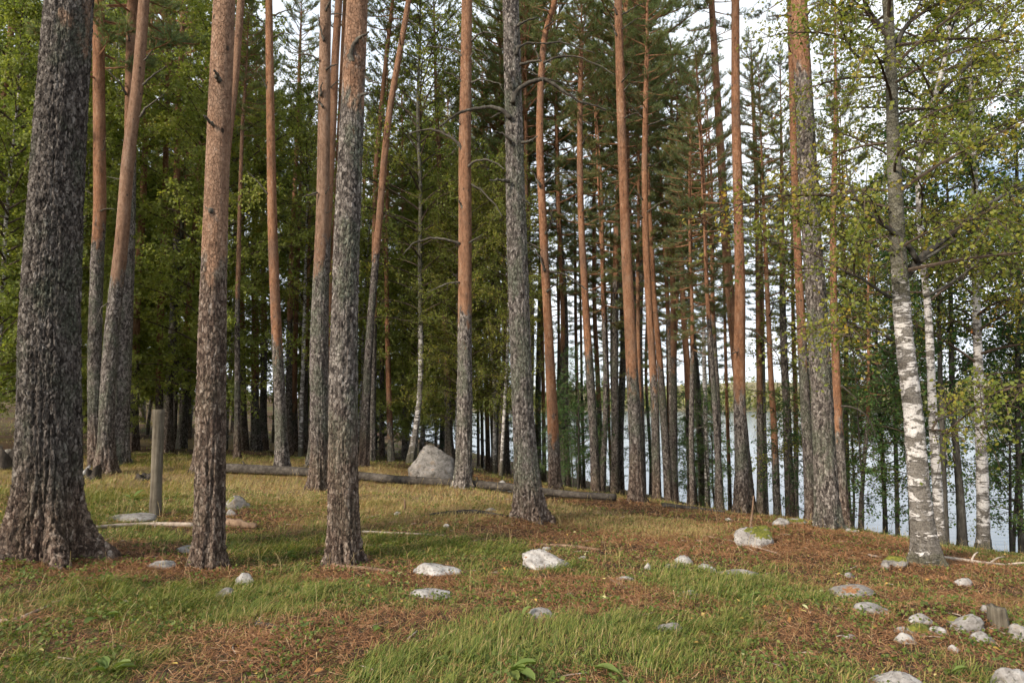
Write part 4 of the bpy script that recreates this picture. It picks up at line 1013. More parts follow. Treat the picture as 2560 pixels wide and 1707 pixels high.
def dead_branch(parent, root, path_px, Y, r0, front, seed, origin):
    P = []
    dy = rng.uniform(-.10, .03)
    for k, (u, v) in enumerate(path_px):
        P.append(at(u, v, Y + front + dy * k) - origin)
    n = max(8, 4 * len(P))
    P = resample(P, n)
    P[1:-1] += rng.normal(0, .006, (n - 2, 3))
    mb = MB()
    R = np.linspace(r0 * 1.25, r0 * .42, n) * (1 + .12 * rng.normal(size=n))
    V, Q, T3 = tube_data(P, R, 7); mb.add(V, Q, T3, 0)
    L = np.linalg.norm(np.diff(P, axis=0), axis=1).sum()
    for q in range(int(L * 2.6)):                                # broken side twigs
        k = rng.integers(2, n - 1)
        d = P[k] - P[k - 1]; d /= np.linalg.norm(d) + 1e-9
        td = d * .6 + rand_dirs(1)[0] * .8; td /= np.linalg.norm(td)
        l = rng.uniform(.06, .28)
        V, Q, T3 = tube_data([P[k], P[k] + td * l * .5, P[k] + td * l + [0, 0, -.02]], [R[k] * .45, R[k] * .35, .0025], 4); mb.add(V, Q, T3, 0)
    return obj('dead_branch', mb.mesh('dead_branch', [M['dead']]), parent)

STUB = None
def stub_meshes():
    out = []
    for k in range(6):
        mb = MB(); L = rng.uniform(.35, .95)
        P = limb_path(np.zeros(3), 0, rng.uniform(-.1, .4), L, rng.uniform(-.3, .8), 7, .12)
        V, Q, T3 = tube_data(P, np.linspace(.017, .004, 7), 5); mb.add(V, Q, T3, 0)
        for q in range(3):
            i0 = rng.integers(2, 6); td = rand_dirs(1)[0] * .7 + [.6, 0, .1]; td /= np.linalg.norm(td); l = rng.uniform(.08, .25)
            V, Q, T3 = tube_data([P[i0], P[i0] + td * l * .5, P[i0] + td * l], [.006, .004, .002], 3); mb.add(V, Q, T3, 0)
        out.append(mb.mesh('dead_branch', [M['dead']]))
    return out
STUBS = stub_meshes()

def add_crown(root, keyname, Cz, z0, Htop, rs, name='crown', k=None):
    """hang a copy of a crown of this kind on the upper stem, along its lean"""
    L = CR[keyname]
    me = L[rng.integers(len(L))] if k is None else L[k]
    o = obj(name, me, root)
    a, b = Cz(z0), Cz(Htop)
    d = Vector(b - a)
    h0 = max(v.co.z for v in (me.vertices[0],)) if False else CROWN_H[me.name]
    o.location = [float(c) for c in a]
    q = Vector((0, 0, 1)).rotation_difference(d.normalized())
    o.rotation_mode = 'QUATERNION'
    o.rotation_quaternion = q @ Euler((0, 0, rng.uniform(0, 6.28))).to_quaternion()
    s = d.length / h0
    o.scale = (s * rs, s * rs, s)
    return o
CROWN_H = {}
for L in CR.values():
    for me in L:
        co = np.empty(len(me.vertices) * 3, np.float32); me.vertices.foreach_get('co', co)
        CROWN_H[me.name] = float(co.reshape(-1, 3)[:, 2].max())

def tint_of(t):
    for k, v in (('huge', .12), ('grey rough', .80), ('stout grey', .62), ('upright pine with pale', .75), ('pine with flaky', .6), ('salmon orange', .7)):  # low tint on the huge pine puts its trunk's shade into the bark colour
        if t['label'].startswith(k): return v
    return .5 if t['Y'] < 16 else .28

def build_tree(t, idx):
    Y = t['Y']
    W = [at(u, v, Y) for u, v, w in t['pts']]
    wr = [w * .5 / F * (Y * CP + (p[2] - EYE) * SP) for (u, v, w), p in zip(t['pts'], W)]
    x0 = W[0][0]; zg = g1(x0, Y)
    if W[0][2] > zg + .03:
        s = (W[0][0] - W[1][0]) / (W[0][2] - W[1][2])
        dz = zg - W[0][2]
        x0 = W[0][0] + s * dz * .7
        zg = g1(x0, Y)
        W.insert(0, np.array([x0, Y, zg])); wr.insert(0, wr[0] * (1.12))
    org = np.array([x0, Y, zg])
    pz = np.array([p[2] for p in W]) - zg; pxs = np.array([p[0] for p in W]) - x0; wr = np.array(wr)
    keep = np.r_[True, np.diff(pz) > .02]
    pz, pxs, wr = pz[keep], pxs[keep], wr[keep]
    H = max(t['H'], pz[-1] + 1.0)
    k = min(3, len(pz) - 1)
    slope = (pxs[-1] - pxs[-1 - k]) / (pz[-1] - pz[-1 - k])
    zs = np.arange(-.35, H + .15, .15)
    xs = np.interp(zs, pz, pxs)
    lo, hi = zs < pz[0], zs > pz[-1]
    xs[lo] = pxs[0] + (zs[lo] - pz[0]) * (pxs[1] - pxs[0]) / (pz[1] - pz[0])
    xs[hi] = pxs[-1] + slope * .8 * (zs[hi] - pz[-1])
    rs = np.interp(zs, pz, wr)
    rs[hi] = wr[-1] * np.clip((H - .4 - zs[hi]) / (H - .4 - pz[-1]), .05, 1) ** .9
    for _ in range(6):
        xs[1:-1] = (xs[:-2] + 2 * xs[1:-1] + xs[2:]) / 4
        rs[4:-1] = (rs[3:-2] + 2 * rs[4:-1] + rs[5:]) / 4
    ly = rng.normal(0, .006)
    C = np.stack([xs, ly * np.maximum(zs, 0), zs], 1)
    wpx = t['pts'][min(3, len(t['pts']) - 1)][2]
    kind = t['kind']
    zor = None
    if t['oy'] is not None:
        zor = at(1280, t['oy'], Y)[2] - zg
    ztop = EYE + Y * .64 - zg + .6
    hero = min(ztop, H) if Y < 17.5 else 0
    segs = int(np.clip(wpx * 2.0, 10, 260))
    r_ = float(np.median(wr))
    spacing = max(.012, 2 * math.pi * r_ / segs * 1.2) if hero else .2
    name = {'pine': 'pine_tree', 'birch': 'birch_tree', 'alder': 'alder_tree', 'spruce': 'spruce_tree'}[kind]
    root = empty(name, org)
    cat = kind + ' tree'
    tag(root, t['label'], cat, t['group'])
    mk = {'pine': 'pine', 'birch': 'birch', 'alder': 'alder', 'spruce': 'alder'}[kind]
    low_h = t['low']
    if kind == 'pine' and low_h == 0: low_h = rng.choice([0, .5, .8])
    if kind == 'birch': low_h = 2.2
    tr = obj('trunk', trunk_mesh('trunk', C, rs, segs, spacing, zor, mk, low_h, t['pale'], hero, idx * .37 % 9, 0.8 if Y < 9 else .5 + .3 * (Y > 15), tint_of(t), 1.0 if t['label'].startswith('huge') else .55), root)
    Cz = lambda z: np.array([np.interp(z, zs, xs), ly * max(z, 0), z])
    rz = lambda z: float(np.interp(z, zs, rs))
    for k, (path, r0) in enumerate(t['br']):
        dead_branch(tr, root, path, Y, r0, -rz(at(*path[0], Y)[2] - zg) * .92, k, org)
    if kind == 'pine' and Y >= 12:
        zc = t['crown']
        nst = rng.integers(4, 9) if not t['br'] else rng.integers(2, 5)
        for q in range(nst):
            z = rng.uniform(max(2.2, zc * .38), zc)
            o = obj('dead_branch', STUBS[rng.integers(6)], tr, Cz(z))
            o.rotation_euler = (rng.uniform(-.3, .3), rng.uniform(-.5, .2), rng.uniform(0, 6.28))
            o.scale = [rng.uniform(.6, 1.25)] * 3
    ck = kind
    rscale = 1.0
    if kind == 'pine':
        ck = 'pine' if t['crown'] > 7.6 else 'pine_low'
        rscale = .72 if Y < 14 else .9
    if kind == 'birch': ck = 'birch'
    if t.get('nocrown'): return root, tr, Cz, rz, org
    add_crown(root, ck, Cz, t['crown'], H + .25, rscale)
    return root, tr, Cz, rz, org

BUILT = {}
for idx, t in enumerate(TREES):
    if t['label'].startswith(('big birch', 'slimmer white', 'upright white birch')): t['nocrown'] = True
    BUILT[t['label']] = build_tree(t, idx)

# ---- the three near birches carry limbs traced from the photograph
def px_limb(path, Y, dy, org):
    return resample([at(u, v, Y + dy * k) - org for k, (u, v) in enumerate(path)], 12)
def near_birch(prefix, Y, traced, nrand, z0, H, R, leafbase, per=30, yellow=.12, sz=.048, tw=9):
    lab = next(l for l in BUILT if l.startswith(prefix))
    root, tr, Cz, rz, org = BUILT[lab]
    limbs = []
    for path, r0, dy in traced:
        P = px_limb(path, Y, dy, org)
        mb = MB(); V, Q, T3 = tube_data(P, np.linspace(r0, r0 * .3, len(P)), 9); mb.add(V, Q, T3, 0)
        obj('limb', mb.mesh('limb', [M['alder']]), tr)
        limbs.append((P, leafbase))
        for q in range(4):                                        # side boughs of the traced limb
            i0 = rng.integers(4, 11); d = P[i0] - P[i0 - 1]
            az = math.atan2(d[1], d[0]) + rng.choice([-1, 1]) * rng.uniform(.4, 1.2)
            limbs.append((limb_path(P[i0], az, rng.uniform(.1, .7), rng.uniform(.5, 1.2), -.7, 8, .1), leafbase + rng.normal(0, .1)))
    for k in range(nrand):
        z = z0 + (H - z0) * (k + rng.random()) / nrand
        t_ = (z - z0) / (H - z0)
        L = R * rng.uniform(.6, 1.15) * math.sqrt(max(.1, 1 - t_ ** 3))
        limbs.append((limb_path(Cz(z), k * 2.4 + rng.normal(0, .4), rng.uniform(.15, .7), L, rng.uniform(-1.0, -.3), 9, .1), leafbase + rng.normal(0, .12)))
    obj('crown', leafy('near_birch_crown', limbs, 'birchleaf', sz, per, 0, .13, .45, (.25, .65), tw, .2, 'twig', yellow), root)

near_birch('big birch', 8.0, [
    (Z('m5', (700, 850), (740, 820), (790, 750), (800, 715)) + Z('m5', (900, 640), (1050, 530), (1200, 405), (1350, 290), (1480, 225), (1600, 180)), .055, .04),
    (Z('m5', (795, 740), (770, 690), (735, 610), (690, 560), (560, 480), (470, 430), (390, 330), (300, 215), (280, 100)), .034, -.03),
    (Z('m5', (820, 735), (900, 690), (1000, 620), (1100, 560), (1250, 440), (1420, 300)), .022, .06),
    (Z('m5', (600, 1000), (520, 950), (430, 890), (380, 850), (270, 820), (240, 790)), .024, -.04),
    (Z('m5', (610, 1310), (560, 1270), (480, 1230), (400, 1215), (250, 1205), (100, 1200)), .018, -.03),
    (Z('t5', (530, 220), (480, 150), (430, 60), (405, -10)), .05, -.02),
    (Z('t5', (640, 330), (690, 220), (770, 120), (820, 0)), .034, .03),
    (Z('m5', (850, 990), (950, 950), (1100, 850), (1200, 780), (1330, 640), (1400, 520)), .02, .08),
    (Z('t5', (560, 450), (430, 460), (330, 400), (270, 300), (215, 60)), .024, -.05),
    (Z('b5', (830, 555), (880, 555), (940, 590), (1010, 620)), .016, -.02),
    (Z('b5', (930, 490), (1040, 460), (1150, 430), (1300, 340), (1450, 240)), .016, .05)], 42, 3.3, 10.5, 2.2, .40, 33, tw=13)
near_birch('slimmer white', 11.0, [
    (Z('t5', (930, 700), (1000, 620), (1200, 450), (1300, 330), (1400, 200), (1540, -10)), .038, .05),
    (Z('t5', (870, 755), (790, 700), (700, 650), (600, 620), (540, 610)), .024, -.04),
    (Z('t5', (1010, 280), (1050, 190), (1100, 90), (1130, -10)), .03, .02)], 40, 3.8, 10.5, 2.2, .38, 32, tw=12)
near_birch('upright white birch', 12.0, [
    (Z('m5', (1200, 400), (1290, 330), (1400, 260), (1568, 190)), .03, .05),
    (Z('m5', (1240, 950), (1330, 860), (1420, 800), (1540, 700)), .024, .05)], 46, 2.9, 10.5, 2.3, .38, 34, tw=12)
# ------------------------------------------------------------------ the wood behind: one tree of each kind, copied with its parts
OCC = [(b[4][0], b[4][1]) for b in BUILT.values()]
def proto_trunk(name, H, r, mk, zor, pale, seed):
    zs = np.arange(-.3, H + .1, .3)
    xs = .10 * np.sin(zs * .35 + seed) + .05 * np.sin(zs * .9 + 2 * seed)
    R = r * np.clip(1 - np.maximum(zs, 0) / (H - .3), .03, 1) ** .7
    C = np.stack([xs - xs[1], .07 * np.sin(zs * .4 + 2 * seed), zs], 1)
    Cz = lambda z: np.array([np.interp(z, zs, C[:, 0]), np.interp(z, zs, C[:, 1]), z])
    return trunk_mesh(name, C, R, 10, .3, zor, mk, 2.0 if mk == 'birch' else .6, pale, 0, seed, .6), Cz
PROTO = {}
def make_proto(key, name, H, r, mk, zor, pale, crown, zc, seed, rs=1.0, k=None, stubs=0):
    root = empty(name)
    me, Cz = proto_trunk('trunk', H, r, mk, zor, pale, seed)
    tr = obj('trunk', me, root)
    add_crown(root, crown, Cz, zc, H + .25, rs, k=k)
    for q in range(stubs):
        z = rng.uniform(zc * .3, zc)
        o = obj('dead_branch', STUBS[q % 6], tr, Cz(z)); o.rotation_euler = (0, rng.uniform(-.5, .2), rng.uniform(0, 6.28))
    PROTO.setdefault(key, []).append([root, False])
for s in range(3):
    make_proto('pine', 'pine_tree', 17 + s, .115 + .012 * s, 'pine', 6.0 + 1.5 * s, .15 * s, 'pine', 8.6 + s, s + 1, 1.05, None, 3)
for s in range(3):
    make_proto('pine_low', 'pine_tree', 12 + s, .08 + .012 * s, 'pine', 4.0 + s, .1, 'pine_low', 4.2 + .8 * s, s + 5, .95, s, 2)
for s in range(3):
    make_proto('birch', 'birch_tree', 12 + s, .07 + .01 * s, 'birch', None, .2, 'birch', 1.8 + .6 * s, s + 8, 1.0, s)
for s in range(2):
    make_proto('bright', 'birch_tree', 13 + s, .075, 'birch', None, .05, 'bright', 1.2 + .8 * s, s + 12, 1.0, s)
for s in range(2):
    make_proto('spruce', 'spruce_tree', 10 + 2 * s, .11, 'alder', None, 0, 'spruce', .7, s + 15, 1.0, s)
for s in range(2):
    make_proto('alder', 'alder_tree', 6.5 + .5 * s, .05, 'alder', None, 0, 'alder', .9, s + 18, 1.0, s)

def copy_tree(o):
    c = o.copy(); COL.objects.link(c)
    for ch in list(o.children):
        d = ch.copy(); COL.objects.link(d); d.parent = c
        for g in list(ch.children):
            e = g.copy(); COL.objects.link(e); e.parent = d
    return c

def plant(key, x, y, label, group, s=1.0, cat=None):
    L = PROTO[key]
    rec = L[int(rng.integers(len(L)))]
    if not rec[1]: o = rec[0]; rec[1] = True
    else: o = copy_tree(rec[0])
    o.location = (x, y, g1(x, y) - .05)
    o.rotation_euler = (rng.normal(0, .02), rng.normal(0, .02), rng.uniform(0, 6.28))
    o.scale = [s * rng.uniform(.9, 1.12)] * 3
    tag(o, label, cat or key, group)
    OCC.append((x, y))
    return o
def scatter(key, n, xr, yr, label, group, cat, smin=.9, smax=1.15, mind=1.1, inshore=1.5, wedge=None):
    k = 0; tries = 0
    while k < n and tries < 4000:
        tries += 1
        y = rng.uniform(*yr); x = rng.uniform(*xr) if wedge is None else y * rng.uniform(*wedge)
        if float(shore_dist(np.array([x]), np.array([y]))[0]) < inshore: continue
        if min((x - a) ** 2 + (y - b) ** 2 for a, b in OCC) < mind ** 2: continue
        plant(key, x, y, label, group, rng.uniform(smin, smax), cat); k += 1

# tall pines deep in the wood (wedge is x / distance)
scatter('pine', 11, None, (28, 62), 'tall pine deep in the wood, its stem lost among others uphill', 'deep pines on the rising ground', 'pine tree', 1.0, 1.3, 1.6, 2, (-.78, -.30))
scatter('pine', 8, None, (27, 52), 'tall pine deep in the wood behind the fallen log and the boulder', 'deep pines behind the log', 'pine tree', 1.0, 1.25, 1.5, 2, (-.34, -.02))
scatter('pine', 9, None, (20, 27), 'slender pine filling a gap toward the lake shore', 'slender shore pines', 'pine tree', .9, 1.05, 1.0, 1.5, (-.06, .20))
scatter('pine_low', 17, None, (18, 31), 'thin pine with low dark boughs between the bank and the lake', 'thin low boughed pines by the lake', 'pine tree', .8, 1.1, .9, 1.0, (-.10, .34))
scatter('pine_low', 5, None, (14.5, 19), 'small pine with low boughs close to the lake edge', 'small pines close to the lake edge', 'pine tree', .7, .95, .9, .9, (.15, .50))
# birches of the understorey
scatter('bright', 6, None, (18.5, 30), 'leafy birch mixed among the pine stems beyond the log', 'understorey birches beyond the log', 'birch tree', .75, 1.0, 1.3, 2, (-.46, -.08))
scatter('birch', 4, None, (20, 32), 'olive leaved birch mixed among the pine stems beyond the log', 'olive birches beyond the log', 'birch tree', .85, 1.1, 1.2, 2, (-.34, -.06))
scatter('bright', 6, None, (19, 34), 'leafy birch among the pines on the uphill side', 'understorey birches uphill', 'birch tree', .8, 1.05, 1.5, 2, (-.62, -.28))
scatter('birch', 5, None, (18, 24), 'small leafy birch among slim stems near the mossy hummock', 'birches near the hummock', 'birch tree', .6, .75, 1.0, 1.5, (-.08, .03))
for x, y, s, lb in [(-11.9, 15.6, .95, 'bright green birch filling the edge behind the huge dark pine'), (-14.3, 18.4, 1.05, 'taller bright leaved birch behind the edge birch'), (-13.9, 23.0, 1.1, 'bright birch peeping between edge birches and leaning pine'), (-19.5, 25.5, 1.1, 'bright birch deepest in the leafy thicket at the edge')]:
    plant('bright', x, y, lb, 'bright birches beside the huge pine', s, 'birch tree')
for x, y, s in [(-4.6, 30, 1.0), (-6.6, 33, 1.1), (-3.0, 33, .95), (-9.5, 38, 1.1)]:
    plant('spruce', x, y, 'dense dark spruce in the deep shade behind the boulder', 'dark spruces in the shade', s, 'spruce tree')
plant('bright', -9.75, 16.6, 'young leafy birch between the huge pine and the flaky orange pine', None, .3, 'birch tree')
scatter('bright', 6, None, (19, 31), 'leafy bright birch of the thicket at the edge of the wood', 'thicket birches at the edge', 'birch tree', .8, 1.0, 1.3, 2, (-.90, -.645))
for x, y, s, lb in [(9.6, 18.0, .8, 'leafy birch behind the dark forked alder, over the water'), (12.6, 16.6, .85, 'leafy birch at the water behind the upright dark banded birch'), (7.6, 17.6, .75, 'leafy birch on the shore behind the big white patched birch')]:
    plant('birch', x, y, lb, 'leafy birches over the water', s, 'birch tree')
# alders along the water
for x, y, s in [(6.3, 15.8, .5), (8.9, 15.2, .62), (10.6, 14.0, .8), (11.9, 13.6, .9), (10.0, 16.6, .75), (5.3, 18.6, .5), (11.2, 11.8, .62), (12.9, 12.4, .9), (12.4, 15.5, 1.0), (9.6, 13.4, .7), (7.9, 15.7, .52), (8.3, 17.0, .6)]:
    plant('alder', x, y, 'leafy alder bush against the bright water beyond the white birches', 'alder bushes by the birches', s, 'alder')
scatter('alder', 14, None, (17.5, 27), 'small alder bush at the lake edge behind the pines', 'alder bushes behind the pines', 'alder', .38, .6, .8, .4, (-.02, .36))
for L in PROTO.values():
    for rec in L:
        if not rec[1]:
            for ch in list(rec[0].children):
                for g in list(ch.children): bpy.data.objects.remove(g)
                bpy.data.objects.remove(ch)
            bpy.data.objects.remove(rec[0])

# ------------------------------------------------------------------ rocks
def ico(n):
    import bmesh
    bm = bmesh.new(); bmesh.ops.create_icosphere(bm, subdivisions=n, radius=1)
    V = np.array([v.co[:] for v in bm.verts]); T3 = np.array([[v.index for v in f.verts] for f in bm.faces]); bm.free()
    return V, T3
ICO = {4: ico(4), 5: ico(5)}
def rock_mesh(name, sx, sy, sz, white, moss, litter, seed, flat=.5, sub=4, skew=0.0, peak=0.0, taper=0.0):
    V, T3 = ICO[sub]
    r_ = np.random.default_rng(seed)
    k = 13
    nrm = r_.normal(size=(k, 3)); nrm /= np.linalg.norm(nrm, axis=1)[:, None]
    d = r_.uniform(.72, 1.0, k)
    dot = np.maximum(V @ nrm.T, 1e-3)
    rad = 1 / (((dot / d) ** 9).sum(1) ** (1 / 9.0))
    rad = np.minimum(rad, 1.12)
    P = V * rad[:, None]
    P = P * (1 + .20 * fbm(P * 1.9 + seed, seed % 97, 5) + .05 * fbm(P * 9 + seed, seed % 89, 3))[:, None]
    P[:, :2] *= (1 - taper * np.clip(P[:, 2:3], 0, 1))
    P[:, 0] += skew * P[:, 2]
    P[:, 2] *= 1 + peak * np.exp(-((P[:, 0] + .15) ** 2) / .12) * (P[:, 2] > 0)
    P = P * np.array([sx, sy, sz])
    up = V[:, 2]
    nz = vnoise(P / max(sx, .05) * 2.0 + seed, 4)
    mo = np.clip(moss * (smooth(up, .0, .75)) * (.75 + .6 * nz), 0, 1)
    li = np.clip(litter * (smooth(up, .1, .8)) * (.7 + .7 * -nz), 0, 1)
    mb = MB(); mb.add(P, None, T3, 0, white=np.full(len(P), white), moss=mo, litter=li)
    return mb.mesh(name, [M['rock']])
ROCKN = [0]
def rock(x0, x1, yt, yb, white, label, moss=0.0, litter=0.0, name='rock', cat='rock', depth=.8, skew=0., peak=0., bury=.42, sub=4, parent=None, taper=0.15, tall=.66):
    ROCKN[0] += 1
    p = hit((x0 + x1) / 2, yb)
    dist = p[1]
    w = (x1 - x0) / F * dist; h = (yb - yt) / F * dist
    # the near rim sits at yb; a part of the stone is under the turf
    sy = min(w * .5 * depth, h / max(.05, (EYE - p[2]) / max(p[1], .1)) * .5 if True else 9)
    slope = (EYE - p[2]) / max(p[1], .1)
    hh = max(.03, h - 2 * sy * slope * .45)
    c = np.array([p[0], p[1] + sy * .8, 0]); c[2] = g1(c[0], c[1])
    total = hh * tall / (1 - bury)
    me = rock_mesh(name, w * .53, sy, total * .62, white, moss, litter, 100 + ROCKN[0] * 7, sub=sub, skew=skew, peak=peak, taper=taper)
    o = obj(name, me, None, (c[0], c[1], c[2] + total * (.62 - bury) - total * .12))
    o.rotation_euler = (0, 0, rng.uniform(-.15, .15))
    return tag(o, label, cat)
rock(1028, 1142, 1116, 1212, .12, 'big grey boulder with a blunt peak beside the salmon orange pine', name='boulder', cat='boulder', depth=.75, bury=.15, sub=5, moss=.12, taper=.40, skew=-.14, tall=.84)
rock(1025, 1137, 1402, 1441, .95, 'domed white stone with dark pits near the pine with thick plated base')
rock(1014, 1121, 1470, 1496, .85, 'long flat cracked white stone lying below the domed one')
rock(1310, 1440, 1375, 1422, 1.0, 'large white stone with a sloping tail and brown lichen in green grass', skew=-.5, litter=.3, taper=.35, tall=.9, sub=5)
rock(1326, 1382, 1509, 1545, .6, 'pale stone half sunk in grass beside a broad leaved weed', litter=.25)
rock(1546, 1590, 1436, 1452, .75, 'small pale stone below the round knob of stone')
rock(1612, 1630, 1405, 1424, .8, 'round pale knob of stone by brown plant litter')
rock(1662, 1700, 1405, 1420, .6, 'weathered pale stone with yellow grey lichen at the end of the stone row', litter=.2)
rock(1692, 1738, 1385, 1414, .8, 'jagged white stone split by a dark crack', litter=.35)
rock(1743, 1789, 1404, 1430, .85, 'blocky white stone between the jagged stone and the long one')
rock(1812, 1902, 1415, 1441, .65, 'long low stone with a rounded grey end', litter=.25, skew=.2)
rock(1704, 1748, 1470, 1488, .5, 'dull pinkish stone sunk in lush grass', litter=.15)
rock(2116, 2138, 1426, 1447, .55, 'small pinkish stone standing on the needle slope')
rock(2094, 2207, 1458, 1493, .45, 'flat grey rock partly buried under orange needles', litter=.5, tall=.7)
rock(2147, 2234, 1499, 1535, .5, 'smooth grey rock just below the needle covered flat one', litter=.2)
rock(2288, 2342, 1534, 1564, .75, 'pale stone face poking through the needle covered mound, uppermost of its stones', moss=.15)
rock(2395, 2478, 1540, 1584, .55, 'lichened grey slab on the upper shoulder of the needle covered mound', moss=.35)
rock(2330, 2378, 1562, 1586, .85, 'white wedge of stone in the middle of the needle covered mound')
rock(2440, 2500, 1580, 1612, .7, 'pale stone at the sloping end of the needle covered mound')
rock(2252, 2302, 1582, 1612, .65, 'whitish stone at the foot of the needle covered mound')
rock(2245, 2272, 1562, 1582, .6, 'small pale stone at the tip of the needle covered mound')
rock(2278, 2330, 1552, 1588, .2, 'dark green moss cushion over the needle covered mound', moss=1.5, name='moss_cushion', cat='moss cushion', bury=.45, tall=.6)
rock(2372, 2410, 1540, 1560, .2, 'small yellowish moss cushion between two stones of the mound', moss=1.5, name='moss_cushion', cat='moss cushion', bury=.45, tall=.6)
rock(2400, 2440, 1437, 1466, .95, 'clean white stone with pointed end on the slope under the big birch')
rock(2455, 2478, 1508, 1532, .6, 'small lichened stone beside the grey stump')
rock(2536, 2590, 1552, 1606, .6, 'rounded grey rock cut by the edge below the stump')
rock(2508, 2600, 1655, 1730, .7, 'big pale rock in the lower corner of the picture', sub=5)
rock(2206, 2320, 1680, 1735, .85, 'white domed rock at the bottom edge in front of the needle covered mound', sub=5)
rock(1850, 1958, 1314, 1366, .8, 'white rock capped with dark green moss on the slope', moss=.95, sub=5, tall=1.0)
rock(1934, 1975, 1288, 1314, .7, 'white rock under the stout grey pine, beside moss cushion', moss=.2)
rock(1968, 2030, 1290, 1310, .5, 'flat rock wrapped in moss against the bank', moss=.95)
rock(2214, 2276, 1374, 1418, .2, 'golden green moss cushion at the foot of the big birch', moss=1.5, name='moss_cushion', cat='moss cushion', bury=.3)
rock(2208, 2232, 1396, 1422, .35, 'small upright grey stone in front of the golden moss cushion')
rock(2490, 2572, 1346, 1384, .7, 'pale lakeside rock at the edge of the bank', litter=.3)
rock(2120, 2150, 1316, 1332, .3, 'mossy stone on the lip of the bank', moss=.8)
rock(255, 362, 1278, 1302, .35, 'flat grey rock with moss lying in grass before the post', moss=.3)
rock(556, 616, 1222, 1272, .2, 'grey rock half covered with bright moss behind the reddish based pine', moss=.6, sub=5)
rock(560, 586, 1270, 1290, .3, 'grey stone at the foot of the half mossed rock')
rock(361, 433, 1399, 1421, .4, 'low speckled grey rock on the needles near the reddish based pine')
rock(586, 631, 1431, 1462, .6, 'angular pinkish white stone by the reddish based pine', peak=.1)
rock(533, 583, 1463, 1490, .5, 'worn pinkish grey stone sunk in grass in front of the angular one')
rock(428, 482, 1363, 1382, .5, 'pale stone overgrown with green moss left of the reddish based pine'.replace(' left of', ' close to'), moss=.6)
rock(1214, 1240, 1269, 1279, .9, 'small white stone in tan grass before the fallen log')
rock(1330, 1350, 1284, 1294, .8, 'small white stone at the root of the snaggy grey pine')
rock(1449, 1468, 1386, 1398, .85, 'small round white stone uphill of the large sloping white stone')
rock(982, 1003, 1277, 1288, .75, 'small pale stone near the short upright snag')
rock(1108, 1122, 1309, 1318, .85, 'tiny white pebble in grass')
rock(1355, 1378, 1364, 1376, .55, 'little brownish stone touching the back of the large sloping white stone', litter=.4)
rock(-10, 36, 1120, 1138, .5, 'pale rock at the far edge behind the uprooted root clump')
rock(1224, 1290, 1206, 1228, .2, 'mossy hummock behind the fallen log', moss=.9, litter=.3, name='mossy_hummock', cat='hummock')
rock(1243, 1268, 1200, 1222, .45, 'grey stone sticking out of the mossy hummock')
rock(1638, 1708, 1550, 1582, .35, 'dark grey rock with pale flecks behind a broad leaved weed', litter=.2)
rock(2110, 2142, 1582, 1598, .75, 'small white stone on bare needles before the needle covered mound')
rock(2375, 2402, 1612, 1632, .6, 'little pale stone at the lower lip of the needle covered mound')
rock(1815, 1834, 1292, 1302, .6, 'pale stone on the bank lip near the bare stake')
rock(300, 322, 1500, 1508, .6, 'thin grey sliver of stone lying in grass')

# ------------------------------------------------------------------ wood on the ground, post, stumps
def lying(name, pts, R, mk, label, cat, segs=12, lift=.0, Ys=None, rel=0.03, kids=()):
    P = []
    for k, (u, v) in enumerate(pts):
        p = hit(u, v) if Ys is None else at(u, v, Ys[k])
        P.append(p)
    P = resample(np.array(P), max(14, 5 * len(pts)))
    o0 = P[0].copy()
    Rr = np.interp(np.linspace(0, 1, len(P)), np.linspace(0, 1, len(R)), R)
    P[:, 2] = np.where(True, P[:, 2], 0) + lift + Rr * .7
    mb = MB()
    V, Q, T3 = tube_data(P - o0, Rr, segs)
    V = V * 1.0
    V += rand_dirs(len(V)) * Rr.mean() * rel
    mb.add(V, Q, T3, 0)
    o = obj(name, mb.mesh(name, [M[mk]]), None, o0)
    tag(o, label, cat)
    return o, P - o0
lg = [(540, 1199, 14.6), (700, 1208, 14.4), (800, 1213, 14.2), (900, 1217, 14.0), (1000, 1222, 13.8), (1150, 1229, 13.6), (1282, 1240, 13.3), (1400, 1250, 13.1), (1540, 1262, 12.7)]
P = np.array([[*at(u, v, Y)[:2], 0] for u, v, Y in lg]); P[:, 2] = ground(P[:, 0], P[:, 1]) + .115
P = resample(P, 60); o0 = P[0].copy(); Rr = np.linspace(.102, .060, 60)
mb = MB(); V, Q, T3 = tube_data(P - o0, Rr, 18); V += rand_dirs(len(V)) * .004; mb.add(V, Q, T3, 0)
log = obj('fallen_log', mb.mesh('fallen_log', [M['log']]), None, o0)
tag(log, 'long grey barkless fallen trunk lying across behind the two thick pines', 'log')
for k in (5, 14, 22, 31, 40, 47):
    mb = MB(); a = rng.uniform(.3, 2.8); d = np.array([rng.normal(0, .3), math.cos(a) * .5 - .6, abs(math.sin(a))]); d /= np.linalg.norm(d)
    q = P[k] - o0
    V, Q, T3 = tube_data([q, q + d * .10, q + d * rng.uniform(.13, .22)], [.022, .017, .012], 7); mb.add(V, Q, T3, 0)
    obj('branch_stub', mb.mesh('branch_stub', [M['log']]), log)
lying('fallen_log', [(1655, 1266), (1740, 1275), (1812, 1283)], [.045, .04, .03], 'log', 'thin end of fallen trunk sticking out past the needle covered mound', 'log', Ys=[12.9, 12.9, 12.8])
lying('fallen_branch', [(228, 1321), (300, 1316), (380, 1313), (484, 1317)], [.018, .022, .024, .03], 'palewood', 'bare pale branch lying in grass, running to the reddish based pine', 'branch')
lying('bark_chunk', [(560, 1312), (600, 1318), (642, 1322)], [.05, .055, .035], 'brownwood', 'dark peeling piece of rotten wood beside the reddish based pine', 'rotten wood', 9, rel=.25)
